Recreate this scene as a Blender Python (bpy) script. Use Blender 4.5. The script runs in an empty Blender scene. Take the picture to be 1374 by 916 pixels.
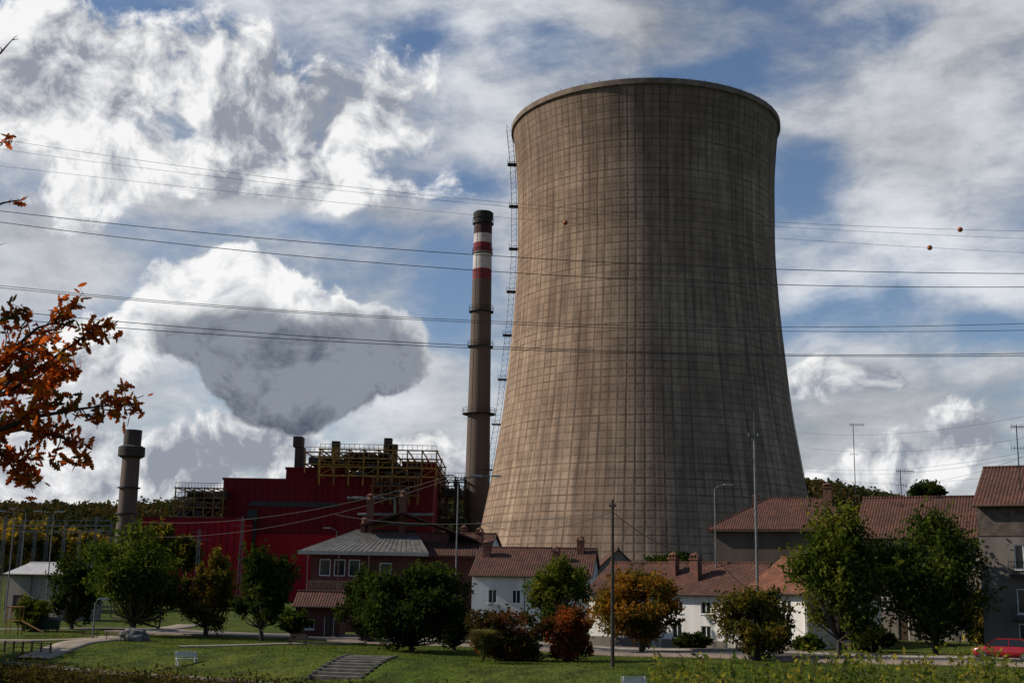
import bpy, math, random
import numpy as np
from mathutils import Vector, Matrix, Euler
random.seed(7)
scene=bpy.context.scene
CZ=5.2
PITCH,ROLL,F=11.3,1.0,1658.0
R=Euler((math.radians(90+PITCH),0,0)).to_matrix() @ Matrix.Rotation(math.radians(ROLL),3,'Z')
def S(px,py,Y):
    """survey helper: bearing/elevation measured in the photo + distance -> metres"""
    d=R@Vector((px-687,458-py,-F)); k=Y/d.y
    return Vector((d.x*k,Y,CZ+d.z*k))
def AE(px,py):
    d=(R@Vector((px-687,458-py,-F))).normalized()
    return math.atan2(d.x,d.y), math.asin(d.z)
def sm(a,b,x):
    t=min(1,max(0,(x-a)/(b-a))); return t*t*(3-2*t)
# ---------------------------------------------------------------- terrain
def yw(x):
    return 78-.62*min(80,max(-80,x))
def h(x,y):
    s=y-yw(x)
    if s>=0:
        z=-1.6+1.6*sm(-2,12,s)
        z+=.035*max(0,min(60,x-10))
        z+=.12*math.sin(x*.21+1)*math.sin(y*.17)
        if y>180: z+=6*sm(180,420,y)
        if y>380:
            az=x/y
            hh=58+5*math.sin(x*.004+.6)+3*math.sin(x*.013)
            if az<0: hh+=14*sm(-.33,-.18,az)
            else: hh+=22*(1-sm(.2,.42,az))
            z+=(hh-6)*sm(380,1000,y)
    else:
        z=-3.4 if s<-.35 else -1.55+(-1.85)*(-s/.35)
        if y<22: z=-3.4+7.0*(1-sm(6,22,y))
        if x>3 and y<30: z=max(z,-3.2+4.5*(1-sm(20,30,y)))
    return z
def G(px,py):
    """point of the park ground seen on a given bearing"""
    Y=80.0
    while Y<260:
        p=S(px,py,Y)
        if Y>yw(p.x) and p.z<=h(p.x,Y): break
        Y+=.5
    return (p.x,Y)
# ---------------------------------------------------------------- mesh helpers
class M:
    def __init__(s): s.v=[]; s.f=[]
    def quad(s,*p):
        n=len(s.v); s.v+= [tuple(q) for q in p]; s.f.append(tuple(range(n,n+len(p))))
    def box(s,x0,x1,y0,y1,z0,z1):
        n=len(s.v)
        s.v+=[(x0,y0,z0),(x1,y0,z0),(x1,y1,z0),(x0,y1,z0),(x0,y0,z1),(x1,y0,z1),(x1,y1,z1),(x0,y1,z1)]
        s.f+=[(n,n+3,n+2,n+1),(n+4,n+5,n+6,n+7),(n,n+1,n+5,n+4),(n+1,n+2,n+6,n+5),(n+2,n+3,n+7,n+6),(n+3,n,n+4,n+7)]
        return s
    def cyl(s,p0,p1,r0,r1=None,n=8,caps=True):
        if r1 is None: r1=r0
        p0=Vector(p0);p1=Vector(p1); d=(p1-p0)
        if d.length<1e-6: return s
        d.normalize(); u=d.orthogonal().normalized(); w=d.cross(u)
        b=len(s.v)
        for p,r in ((p0,r0),(p1,r1)):
            for i in range(n):
                a=2*math.pi*i/n; s.v.append(tuple(p+u*math.cos(a)*r+w*math.sin(a)*r))
        for i in range(n):
            j=(i+1)%n; s.f.append((b+i,b+j,b+n+j,b+n+i))
        if caps:
            s.f.append(tuple(b+i for i in reversed(range(n)))); s.f.append(tuple(b+n+i for i in range(n)))
        return s
    def beam(s,p0,p1,w): return s.cyl(p0,p1,w*.7,w*.7,4)
    def tube(s,pts,r0,r1=None,n=6):
        if r1 is None: r1=r0
        k=len(pts)-1
        for i in range(k):
            s.cyl(pts[i],pts[i+1],r0+(r1-r0)*i/k,r0+(r1-r0)*(i+1)/k,n,True)
        return s
    def slab(s,q,t):
        n=len(s.v); q=[Vector(p) for p in q]; m=len(q)
        s.v+=[tuple(p) for p in q]+[tuple(p-Vector((0,0,t))) for p in q]
        s.f.append(tuple(range(n,n+m))); s.f.append(tuple(reversed(range(n+m,n+2*m))))
        for i in range(m):
            j=(i+1)%m; s.f.append((n+i,n+m+i,n+m+j,n+j))
        return s
    def lathe(s,prof,n=32,c=(0,0)):
        b=len(s.v)
        for r,z in prof:
            for i in range(n):
                a=2*math.pi*i/n; s.v.append((c[0]+r*math.cos(a),c[1]+r*math.sin(a),z))
        for k in range(len(prof)-1):
            for i in range(n):
                j=(i+1)%n; s.f.append((b+k*n+i,b+k*n+j,b+(k+1)*n+j,b+(k+1)*n+i))
        return s
    def obj(s,name,mat,parent=None,smooth=False):
        me=bpy.data.meshes.new(name); me.from_pydata(s.v,[],s.f); me.update()
        if smooth:
            me.polygons.foreach_set('use_smooth',[True]*len(me.polygons))
        o=bpy.data.objects.new(name,me); scene.collection.objects.link(o)
        if mat: me.materials.append(mat)
        if parent: o.parent=parent
        return o
def E(name,loc=(0,0,0),rz=0):
    o=bpy.data.objects.new(name,None); o.empty_display_size=.5
    o.location=loc; o.rotation_euler=(0,0,rz); scene.collection.objects.link(o); return o
def leafmesh(name,P,size,mat,parent,rng,aspect=.55,shape=None,flat=0.0):
    P=np.asarray(P,dtype=np.float64); n=len(P)
    u=rng.normal(size=(n,3)); u[:,2]-=.3; u/=np.linalg.norm(u,axis=1)[:,None]
    w=rng.normal(size=(n,3)); w[:,2]*=(1-flat); w=w-u*(w*u).sum(1)[:,None]; w/=np.linalg.norm(w,axis=1)[:,None]
    sz=(size*rng.uniform(.6,1.35,n))[:,None]
    if shape is None: shape=[(-1,0),(0,-aspect),(1,0),(0,aspect)]
    k=len(shape); V=np.empty((n,k,3))
    for i,(a,b) in enumerate(shape): V[:,i]=P+u*sz*a+w*sz*b
    me=bpy.data.meshes.new(name)
    me.vertices.add(n*k); me.vertices.foreach_set('co',V.reshape(-1))
    me.loops.add(n*k); me.loops.foreach_set('vertex_index',np.arange(n*k,dtype=np.int32))
    me.polygons.add(n); me.polygons.foreach_set('loop_start',np.arange(0,n*k,k,dtype=np.int32))
    me.update(calc_edges=True); me.materials.append(mat)
    o=bpy.data.objects.new(name,me); scene.collection.objects.link(o)
    if parent: o.parent=parent
    return o
# ---------------------------------------------------------------- materials
class NT:
    def __init__(s,nt): s.nt=nt
    def n(s,t,**kw):
        nd=s.nt.nodes.new(t)
        for k,v in kw.items(): setattr(nd,k,v)
        return nd
    def set(s,sock,v):
        if hasattr(v,'default_value') or isinstance(v,bpy.types.NodeSocket): s.nt.links.new(v,sock)
        else: sock.default_value=v
    def m(s,op,a,b=None,c=None,clamp=False):
        nd=s.n('ShaderNodeMath',operation=op,use_clamp=clamp); s.set(nd.inputs[0],a)
        if b is not None: s.set(nd.inputs[1],b)
        if c is not None: s.set(nd.inputs[2],c)
        return nd.outputs[0]
    def vm(s,op,a,b=None,out=0):
        nd=s.n('ShaderNodeVectorMath',operation=op); s.set(nd.inputs[0],a)
        if b is not None: s.set(nd.inputs[1],b)
        return nd.outputs[out]
    def noise(s,vec,scale,detail=5,rough=.55,dist=0,out=0):
        nd=s.n('ShaderNodeTexNoise'); 
        if vec is not None: s.set(nd.inputs['Vector'],vec)
        nd.inputs['Scale'].default_value=scale; nd.inputs['Detail'].default_value=detail
        nd.inputs['Roughness'].default_value=rough; nd.inputs['Distortion'].default_value=dist
        return nd.outputs[out]
    def ss(s,x,a,b,lo=0,hi=1):
        nd=s.n('ShaderNodeMapRange',interpolation_type='SMOOTHSTEP'); s.set(nd.inputs[0],x)
        for i,v in zip((1,2,3,4),(a,b,lo,hi)): nd.inputs[i].default_value=v
        return nd.outputs[0]
    def mix(s,f,a,b,blend='MIX'):
        nd=s.n('ShaderNodeMixRGB',blend_type=blend); s.set(nd.inputs[0],f)
        for i,v in ((1,a),(2,b)):
            if isinstance(v,tuple): nd.inputs[i].default_value=(v+(1,))[:4]
            else: s.set(nd.inputs[i],v)
        return nd.outputs[0]
    def xyz(s,x,y,z):
        nd=s.n('ShaderNodeCombineXYZ')
        for i,v in enumerate((x,y,z)): s.set(nd.inputs[i],v)
        return nd.outputs[0]
def newmat(name):
    m=bpy.data.materials.new(name); m.use_nodes=True
    b=m.node_tree.nodes['Principled BSDF']; return m,NT(m.node_tree),b
def mat(name,c1,c2=None,scale=1.0,rough=.85,bump=0,metal=0,detail=4,streak=False,spec=.3):
    m,t,b=newmat(name)
    if c2 is None: c2=tuple(x*.75 for x in c1)
    tc=t.n('ShaderNodeTexCoord').outputs['Object']
    if streak:
        mp=t.n('ShaderNodeMapping'); mp.inputs['Scale'].default_value=(1,1,.15); t.set(mp.inputs[0],tc); vec=mp.outputs[0]
    else: vec=tc
    f=t.noise(vec,scale,detail,.62); f2=t.ss(f,.32,.68)
    t.set(b.inputs['Base Color'],t.mix(f2,c1,c2))
    b.inputs['Roughness'].default_value=rough; b.inputs['Metallic'].default_value=metal
    b.inputs['Specular IOR Level'].default_value=spec
    if bump:
        bp=t.n('ShaderNodeBump'); bp.inputs['Strength'].default_value=bump; bp.inputs['Distance'].default_value=.05
        t.set(bp.inputs['Height'],t.noise(tc,scale*6,3)); t.set(b.inputs['Normal'],bp.outputs[0])
    return m
def roofmat(name,c1,c2,axis):
    m,t,b=newmat(name)
    tc=t.n('ShaderNodeTexCoord').outputs['Object']
    sp=t.n('ShaderNodeSeparateXYZ'); t.set(sp.inputs[0],tc)
    a=sp.outputs[0 if axis=='x' else 1]; c=sp.outputs[1 if axis=='x' else 0]
    u=t.m('MULTIPLY',a,1/.28); v=t.m('MULTIPLY',c,1/.38)
    rnd=t.n('ShaderNodeTexWhiteNoise',noise_dimensions='2D')
    t.set(rnd.inputs[0],t.xyz(t.m('FLOOR',u),t.m('FLOOR',v),0))
    wave=t.m('ABSOLUTE',t.m('SINE',t.m('MULTIPLY',u,math.pi)))
    big=t.ss(t.noise(tc,.6,5,.7),.35,.65)
    col=t.mix(big,c1,c2)
    lich=t.ss(t.noise(tc,2.3,4,.7),.56,.72,0,.6); col=t.mix(lich,col,(.085,.075,.05))
    col=t.mix(t.m('MULTIPLY',rnd.outputs[0],.55),col,tuple(x*.35 for x in c1))
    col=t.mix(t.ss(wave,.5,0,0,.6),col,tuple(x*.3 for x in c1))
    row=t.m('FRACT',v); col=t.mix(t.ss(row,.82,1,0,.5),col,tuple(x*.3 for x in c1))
    t.set(b.inputs['Base Color'],col); b.inputs['Roughness'].default_value=.85; b.inputs['Specular IOR Level'].default_value=.15
    bp=t.n('ShaderNodeBump'); bp.inputs['Strength'].default_value=.8; bp.inputs['Distance'].default_value=.06
    t.set(bp.inputs['Height'],wave); t.set(b.inputs['Normal'],bp.outputs[0])
    return m
def foliage(name,cols,scale=.5,trans=.38,k=.74):
    m=bpy.data.materials.new(name); m.use_nodes=True; nt=m.node_tree; t=NT(nt); nt.nodes.clear()
    geo=t.n('ShaderNodeNewGeometry'); rnd=geo.outputs['Random Per Island']
    ns=t.noise(geo.outputs['Position'],scale,1,.6)
    f=t.m('ADD',t.m('MULTIPLY',rnd,.45),t.m('MULTIPLY',t.ss(ns,.3,.7),.55))
    cr=t.n('ShaderNodeValToRGB'); t.set(cr.inputs[0],f); el=cr.color_ramp.elements
    cols=[tuple(c_*k for c_ in c) for c in cols]
    el[0].color=cols[0]+(1,); el[1].color=cols[-1]+(1,); el[0].position=.1; el[1].position=.9
    for i,c in enumerate(cols[1:-1]):
        e=el.new(.1+.8*(i+1)/(len(cols)-1)); e.color=c+(1,)
    d=t.n('ShaderNodeBsdfDiffuse'); tr=t.n('ShaderNodeBsdfTranslucent')
    t.set(d.inputs[0],cr.outputs[0]); t.set(tr.inputs[0],t.mix(1.0,cr.outputs[0],(1.9,1.7,.8),'MULTIPLY'))
    mx=t.n('ShaderNodeMixShader'); mx.inputs[0].default_value=trans
    t.set(mx.inputs[1],d.outputs[0]); t.set(mx.inputs[2],tr.outputs[0])
    o=t.n('ShaderNodeOutputMaterial'); t.set(o.inputs[0],mx.outputs[0]); return m
def glassmat():
    m,t,b=newmat('window_glass'); b.inputs['Base Color'].default_value=(.015,.018,.02,1)
    b.inputs['Roughness'].default_value=.12; b.inputs['Specular IOR Level'].default_value=.35; return m
GL=glassmat()
WHITE=mat('white_plaster',(.70,.68,.66),(.50,.48,.45),.35,.9,.2,streak=True)
CREAM=mat('cream_plaster',(.26,.22,.185),(.17,.15,.125),.4,.9,.2,streak=True)
SHADEW=mat('shaded_plaster',(.10,.075,.058),(.065,.05,.04),.4,.9,.2,streak=True)  # darker plaster, the wall's deep shade put into its colour
STONE=mat('dark_stone_wall',(.12,.09,.075),(.055,.045,.038),1.6,.9,.6)
GREYW=mat('grey_render',(.18,.155,.135),(.11,.097,.085),.5,.9,.2,streak=True)
WOODR=mat('dark_red_timber',(.11,.032,.024),(.06,.02,.016),.8,.7)
FRAME=mat('white_window_frame',(.75,.75,.73),(.62,.62,.6),3,.5)
BROWN=mat('brown_wood',(.07,.04,.026),(.045,.027,.02),3,.7)
TILEX=roofmat('clay_roof_tiles_x',(.13,.058,.042),(.075,.042,.034),'x')
TILEY=roofmat('clay_roof_tiles_y',(.13,.058,.042),(.075,.042,.034),'y')
TILEOX=roofmat('orange_roof_tiles_x',(.24,.095,.056),(.14,.065,.045),'x')
METR=mat('grey_roof_sheet',(.15,.14,.13),(.085,.08,.075),1.2,.6,.2)
BRICK=mat('chimney_brick',(.17,.068,.045),(.085,.043,.032),3,.9,.4)
CONC=mat('concrete',(.20,.18,.155),(.12,.11,.098),.4,.9,.3)
STEPS=mat('step_stone',(.15,.135,.115),(.08,.073,.063),1.2,.9,.3)
STEEL=mat('galvanised_steel',(.18,.18,.18),(.11,.11,.11),1,.5,metal=.3)
DARK=mat('dark_metal',(.03,.03,.03),(.018,.018,.018),2,.6)
YEL=mat('yellow_steel',(.36,.19,.028),(.17,.09,.02),.5,.6)
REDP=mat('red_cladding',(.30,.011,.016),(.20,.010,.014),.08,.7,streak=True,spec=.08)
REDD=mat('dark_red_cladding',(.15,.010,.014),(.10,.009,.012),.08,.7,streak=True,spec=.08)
BARK=mat('bark',(.06,.05,.037),(.03,.024,.018),5,.95,.6)
WIRE=mat('wire_metal',(.03,.03,.03),(.02,.02,.02),1,.6)
# ---------------------------------------------------------------- world
SEL,SAZ=33,5   # sun elevation, degrees behind the left-right axis
def world():
    w=bpy.data.worlds.new('World'); scene.world=w; w.use_nodes=True; nt=w.node_tree; t=NT(nt)
    try: w.cycles.sampling_method='NONE'
    except Exception: pass
    bg=nt.nodes['Background']; bg.inputs[1].default_value=.1
    sky=t.n('ShaderNodeTexSky'); sky.sky_type='NISHITA'; sky.sun_disc=False
    sky.sun_elevation=math.radians(SEL); sky.sun_rotation=math.radians(270+SAZ)
    sky.air_density=1.0; sky.dust_density=.6; sky.ozone_density=1.6
    tc=t.n('ShaderNodeTexCoord').outputs['Generated']; sp=t.n('ShaderNodeSeparateXYZ'); t.set(sp.inputs[0],tc)
    A=t.m('ARCTAN2',sp.outputs[0],sp.outputs[1]); El=t.m('ARCSINE',sp.outputs[2]); P=t.xyz(A,El,0)
    wn=t.noise(P,9,2,.55,out=1)
    W0=t.vm('SUBTRACT',wn,(.5,.5,.5)); P2=t.vm('ADD',P,t.vm('MULTIPLY',W0,(.075,.06,0))); P3=t.vm('ADD',P,t.vm('MULTIPLY',W0,(.03,.02,0)))
    def blobs(lst,vec=P2):
        acc=None
        for (px,py,rx,ry) in lst:
            a,e=AE(px,py)
            L=t.vm('LENGTH',t.vm('MULTIPLY',t.vm('SUBTRACT',vec,(a,e,0)),(F/rx,F/ry,0)),out=1)
            b=t.m('SUBTRACT',1.0,L); acc=b if acc is None else t.m('MAXIMUM',acc,b)
        return acc
    n1=t.noise(P2,12,8,.6); 
    n1s=t.noise(t.vm('ADD',P2,(-.009,.014,0)),12,6,.6)
    nb=t.noise(t.vm('ADD',P2,(3,1,0)),5,2,.5); nbs=t.noise(t.vm('ADD',P2,(3-.03,1.04,0)),5,2,.5)
    mp=t.n('ShaderNodeMapping'); mp.inputs['Rotation'].default_value=(0,0,math.radians(-24)); mp.inputs['Scale'].default_value=(4.2,9.5,1); t.set(mp.inputs[0],P3)
    n2=t.noise(mp.outputs[0],1.0,8,.64,0)
    n2=t.m('ADD',t.m('MULTIPLY',n2,.78),t.m('MULTIPLY',n1,.22))
    holes=blobs([(215,22,130,40),(600,400,75,90),(620,235,80,50),(570,50,90,40),(1130,415,200,45),(740,60,120,50),(420,300,170,32),(30,5,60,30),(620,640,80,30),(1130,650,150,30),(970,100,110,40),(1350,450,110,40),(1080,250,60,90),(1200,20,120,30)])
    thick=blobs([(1230,170,240,190),(1300,40,220,120),(1150,560,300,100),(560,540,130,110),(120,500,190,120),(60,330,160,110),(330,250,380,60),(820,40,260,60)])
    c=t.m('ADD',n2,t.m('MULTIPLY',t.m('MAXIMUM',holes,0.0),-.23)); c=t.m('ADD',c,t.m('MULTIPLY',t.m('MAXIMUM',thick,0.0),.18))
    low=t.ss(El,.0,.12,.22,0); c=t.m('ADD',t.m('ADD',c,low),.025)
    cov=t.ss(c,.35,.65)
    br=t.m('ADD',t.ss(n2,.34,.66,3.8,7.8),t.ss(nb,.3,.7,-1.0,.8))
    cc=t.vm('MULTIPLY',t.xyz(br,br,br),(.95,.98,1.03))
    blue=t.vm('MULTIPLY',sky.outputs[0],(.84,.88,.96))
    front=t.ss(sp.outputs[1],.15,.6)   # clouds only ahead; unseen sky kept cloudless to cut fill light
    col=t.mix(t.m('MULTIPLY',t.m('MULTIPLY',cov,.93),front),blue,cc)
    up=[(120,130,190,120),(40,60,110,70),(330,140,170,100),(490,150,110,90),(250,210,330,60)]
    main=[(350,425,165,88),(300,380,110,60),(440,475,135,85),(400,515,115,60),(240,430,70,60)]
    hor=[(50,635,150,60),(230,640,190,50),(350,610,90,45),(90,590,80,40),(1310,595,110,50),(1260,625,150,35),(1110,515,80,28),(560,620,80,50),(1180,640,150,26),(160,470,60,60)]
    B=blobs(up+hor); Bm=blobs(main)
    k=t.m('ADD',t.m('MULTIPLY',t.m('SUBTRACT',n1,.5),3.0),t.m('MULTIPLY',t.m('SUBTRACT',nb,.5),1.0))
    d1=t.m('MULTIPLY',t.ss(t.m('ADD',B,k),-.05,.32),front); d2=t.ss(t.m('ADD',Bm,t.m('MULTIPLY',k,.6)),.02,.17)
    lit=t.m('ADD',t.m('MULTIPLY',t.m('SUBTRACT',n1,n1s),6.5),t.m('MULTIPLY',t.m('SUBTRACT',nb,nbs),3.4))
    lit=t.m('ADD',lit,.68,clamp=True)
    c1=t.mix(lit,(2.9,3.2,3.8),(9.2,9.2,9.2))
    col=t.mix(d1,col,c1)
    dk=blobs([(420,505,190,112),(345,475,165,85),(460,520,130,85),(390,560,120,60)])
    dks=t.ss(t.m('ADD',dk,t.m('MULTIPLY',t.m('SUBTRACT',n1,.5),1.8)),-.02,.42)
    cw=t.mix(lit,(4.6,4.9,5.5),(9.4,9.4,9.4)); cg=t.mix(lit,(.75,.92,1.3),(2.5,2.8,3.3))
    c2=t.mix(dks,cw,cg)
    col=t.mix(d2,col,c2)
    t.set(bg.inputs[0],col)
world()
sun=bpy.data.lights.new('sun','SUN'); sun.energy=5.0; sun.angle=math.radians(.5); sun.color=(1,.90,.76)
so=bpy.data.objects.new('sun',sun); scene.collection.objects.link(so)
ce=math.cos(math.radians(SEL)); sd=Vector((-ce*math.cos(math.radians(SAZ)),ce*math.sin(math.radians(SAZ)),math.sin(math.radians(SEL))))
so.rotation_euler=sd.to_track_quat('Z','Y').to_euler(); so.location=(-60,20,120)
cd=bpy.data.cameras.new('camera'); cam=bpy.data.objects.new('camera',cd); scene.collection.objects.link(cam)
cd.sensor_width=36; cd.lens=F/1374*36; cd.clip_end=9000; cd.clip_start=.1
cam.matrix_world=Matrix.Translation((0,0,CZ))@R.to_4x4(); scene.camera=cam
scene.view_settings.view_transform='Standard'; scene.view_settings.look='None'; scene.view_settings.exposure=0
# ---------------------------------------------------------------- ground
def groundmat():
    m,t,b=newmat('grass_ground')
    pos=t.n('ShaderNodeNewGeometry').outputs['Position']; sp=t.n('ShaderNodeSeparateXYZ'); t.set(sp.inputs[0],pos)
    big=t.ss(t.noise(pos,.09,4,.6),.35,.65); fine=t.ss(t.noise(pos,2.2,5,.7),.3,.7); med=t.ss(t.noise(pos,.4,4,.7),.42,.62)
    g=t.mix(fine,(.030,.056,.008),(.075,.105,.014)); g=t.mix(t.m('MULTIPLY',big,.5),g,(.11,.11,.025)); g=t.mix(t.m('MULTIPLY',med,.75),g,(.024,.034,.010))
    far=t.ss(sp.outputs[1],260,420); g=t.mix(far,g,t.mix(fine,(.022,.03,.013),(.045,.042,.02)))
    lo=t.ss(sp.outputs[2],-1.75,-2.2); g=t.mix(lo,g,(.035,.03,.018))
    t.set(b.inputs['Base Color'],g); b.inputs['Roughness'].default_value=.95; b.inputs['Specular IOR Level'].default_value=.05
    bp=t.n('ShaderNodeBump'); bp.inputs['Strength'].default_value=.9; bp.inputs['Distance'].default_value=.2
    t.set(bp.inputs['Height'],t.noise(pos,3,3,.7)); t.set(b.inputs['Normal'],bp.outputs[0]); return m
xs=sorted(set(list(np.arange(-70,70,1.5))+list(np.arange(-300,-70,15))+list(np.arange(70,320,15))+list(np.arange(-3000,-300,90))+list(np.arange(320,3100,90))))
ss_=[-260,-150,-110,-90,-80,-75,-70,-65,-60,-55,-50,-45,-40,-30,-20,-10,-4,-.35,0]+list(np.arange(1,60,1.5))+list(np.arange(60,240,6))+list(np.arange(240,1200,25))+list(np.arange(1200,6000,300))
g=M()
for s_ in ss_:
    for x in xs:
        y=yw(x)+s_; g.v.append((float(x),float(y),h(x,y)))
nx=len(xs)
for j in range(len(ss_)-1):
    for i in range(nx-1): g.f.append((j*nx+i,j*nx+i+1,(j+1)*nx+i+1,(j+1)*nx+i))
g.obj('ground',groundmat(),smooth=True)
wm,wt,wb=newmat('river_water'); wb.inputs['Base Color'].default_value=(.02,.025,.02,1); wb.inputs['Roughness'].default_value=.08
water=M(); 
for i in range(16):
    x0=-80+i*10; x1=x0+10
    water.quad((x0,yw(x0)-35,-3.0),(x1,yw(x1)-35,-3.0),(x1,yw(x1)-.3,-3.0),(x0,yw(x0)-.3,-3.0))
water.obj('river_water',wm)
wl=E('embankment_wall'); a=M(); c=M()
for i in range(40):
    x0=-70+i*2.6; x1=x0+2.6; y0=yw(x0); y1=yw(x1)
    z0=h(x0,y0+.01); 
    a.slab([(x0,y0-.55,z0-.02),(x1,y1-.55,z0-.02),(x1,y1+.05,z0-.02),(x0,y0+.05,z0-.02)],2.4)
    c.slab([(x0+.01,y0-.65,z0+.16),(x1-.01,y1-.65,z0+.16),(x1-.01,y1+.12,z0+.16),(x0+.01,y0+.12,z0+.16)],.18)
a.obj('wall_face',mat('mossy_stone',(.07,.06,.04),(.035,.04,.02),1.5,.95,.6),wl); c.obj('coping',CONC,wl)
def strip(name,pts,w,mt,dz,parent=None,off=0.0,n=10):
    P=[]
    for i in range(len(pts)-1):
        for k in range(n):
            t=k/n; P.append((pts[i][0]*(1-t)+pts[i+1][0]*t,pts[i][1]*(1-t)+pts[i+1][1]*t))
    P.append(pts[-1])
    for _ in range(12):
        P=[P[0]]+[((P[i-1][0]+2*P[i][0]+P[i+1][0])/4,(P[i-1][1]+2*P[i][1]+P[i+1][1])/4) for i in range(1,len(P)-1)]+[P[-1]]
    mm=M(); K=5
    for i,(x,y) in enumerate(P):
        j0=max(0,i-1); j1=min(len(P)-1,i+1); dx=P[j1][0]-P[j0][0]; dy=P[j1][1]-P[j0][1]; L=math.hypot(dx,dy)
        nx_,ny_=-dy/L,dx/L
        zc=max(h(x+nx_*(off+w*(k/(K-1)-.5)),y+ny_*(off+w*(k/(K-1)-.5))) for k in range(K))
        for k in range(K):
            o_=off+w*(k/(K-1)-.5); mm.v.append((x+nx_*o_,y+ny_*o_,zc+dz))
    for i in range(len(P)-1):
        for k in range(K-1):
            b=i*K+k; mm.f.append((b,b+1,b+K+1,b+K))
    nb=len(mm.v)
    for i in range(len(P)):
        for k in (0,K-1):
            v=mm.v[i*K+k]; mm.v.append((v[0],v[1],v[2]-.35))
    for i in range(len(P)-1):
        mm.f.append((i*K,i*K+K,nb+2*i+2,nb+2*i)); mm.f.append((i*K+K-1,nb+2*i+1,nb+2*i+3,i*K+2*K-1))
    return mm.obj(name,mt,parent,True)
ASPH=mat('asphalt',(.055,.05,.047),(.042,.039,.037),.6,.9,.3); PAV=mat('pavement_slabs',(.20,.15,.125),(.135,.108,.092),.8,.9,.3)
PATH=mat('gravel_path',(.25,.21,.16),(.17,.145,.115),.7,.95,.3); PAINT=mat('road_paint',(.75,.75,.72),(.55,.55,.52),2,.8)
KERB=mat('kerb_stone',(.24,.22,.20),(.17,.155,.14),1,.9)
RD=[(-40,136),(-12,126),(6,114),(18,102),(30,90),(42,78),(64,56)]
strip('street_road',RD,6,ASPH,.06); strip('pavement',RD,2.2,PAV,.17,off=4.25); strip('pavement',RD,1.8,PAV,.17,off=-4.05)
strip('kerb',RD,.15,KERB,.185,off=3.08); strip('kerb',RD,.15,KERB,.185,off=-3.08); strip('road_marking',RD,.12,PAINT,.067)
strip('footpath',[G(255,838),G(205,846),G(150,858),G(95,867),G(45,884)],3.2,PATH,.06)
strip('footpath',[G(-30,862),G(50,860),G(110,858),G(170,852)],2.6,PATH,.045)
strip('footpath',[G(240,868),G(330,866),G(420,863),G(500,862),G(560,852)],1.6,PATH,.07)
strip('footpath',[(-80,140),(-60,138),(-34,142),(-12,128)],3.5,PAV,.06)
# steps climbing the bank
bx=-11.9; by=yw(bx)+3.2; rz=math.radians(-14); st=E('stone_steps',(bx,by,0),rz); q=M(); kk=M(); cr_,sr_=math.cos(rz),math.sin(rz)
def hw(lx,ly): return h(bx+cr_*lx-sr_*ly,by+sr_*lx+cr_*ly)
for i in range(9):
    y0=i*.85; z=max(hw(-1.8,y0+.4),hw(0,y0+.5),hw(1.4,y0+.5))+.05
    q.box(-1.8,1.8,y0,y0+.70,z-1.2,z); q.box(-1.79,1.79,y0+.702,y0+.85,z-1.2,z-.04)
    for sx in (-2.0,1.81): kk.box(sx,sx+.19,y0-.1,y0+.75,z-1.2,z+.05)
q.obj('treads',STEPS,st); kk.obj('side_kerbs',STEPS,st)
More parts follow.
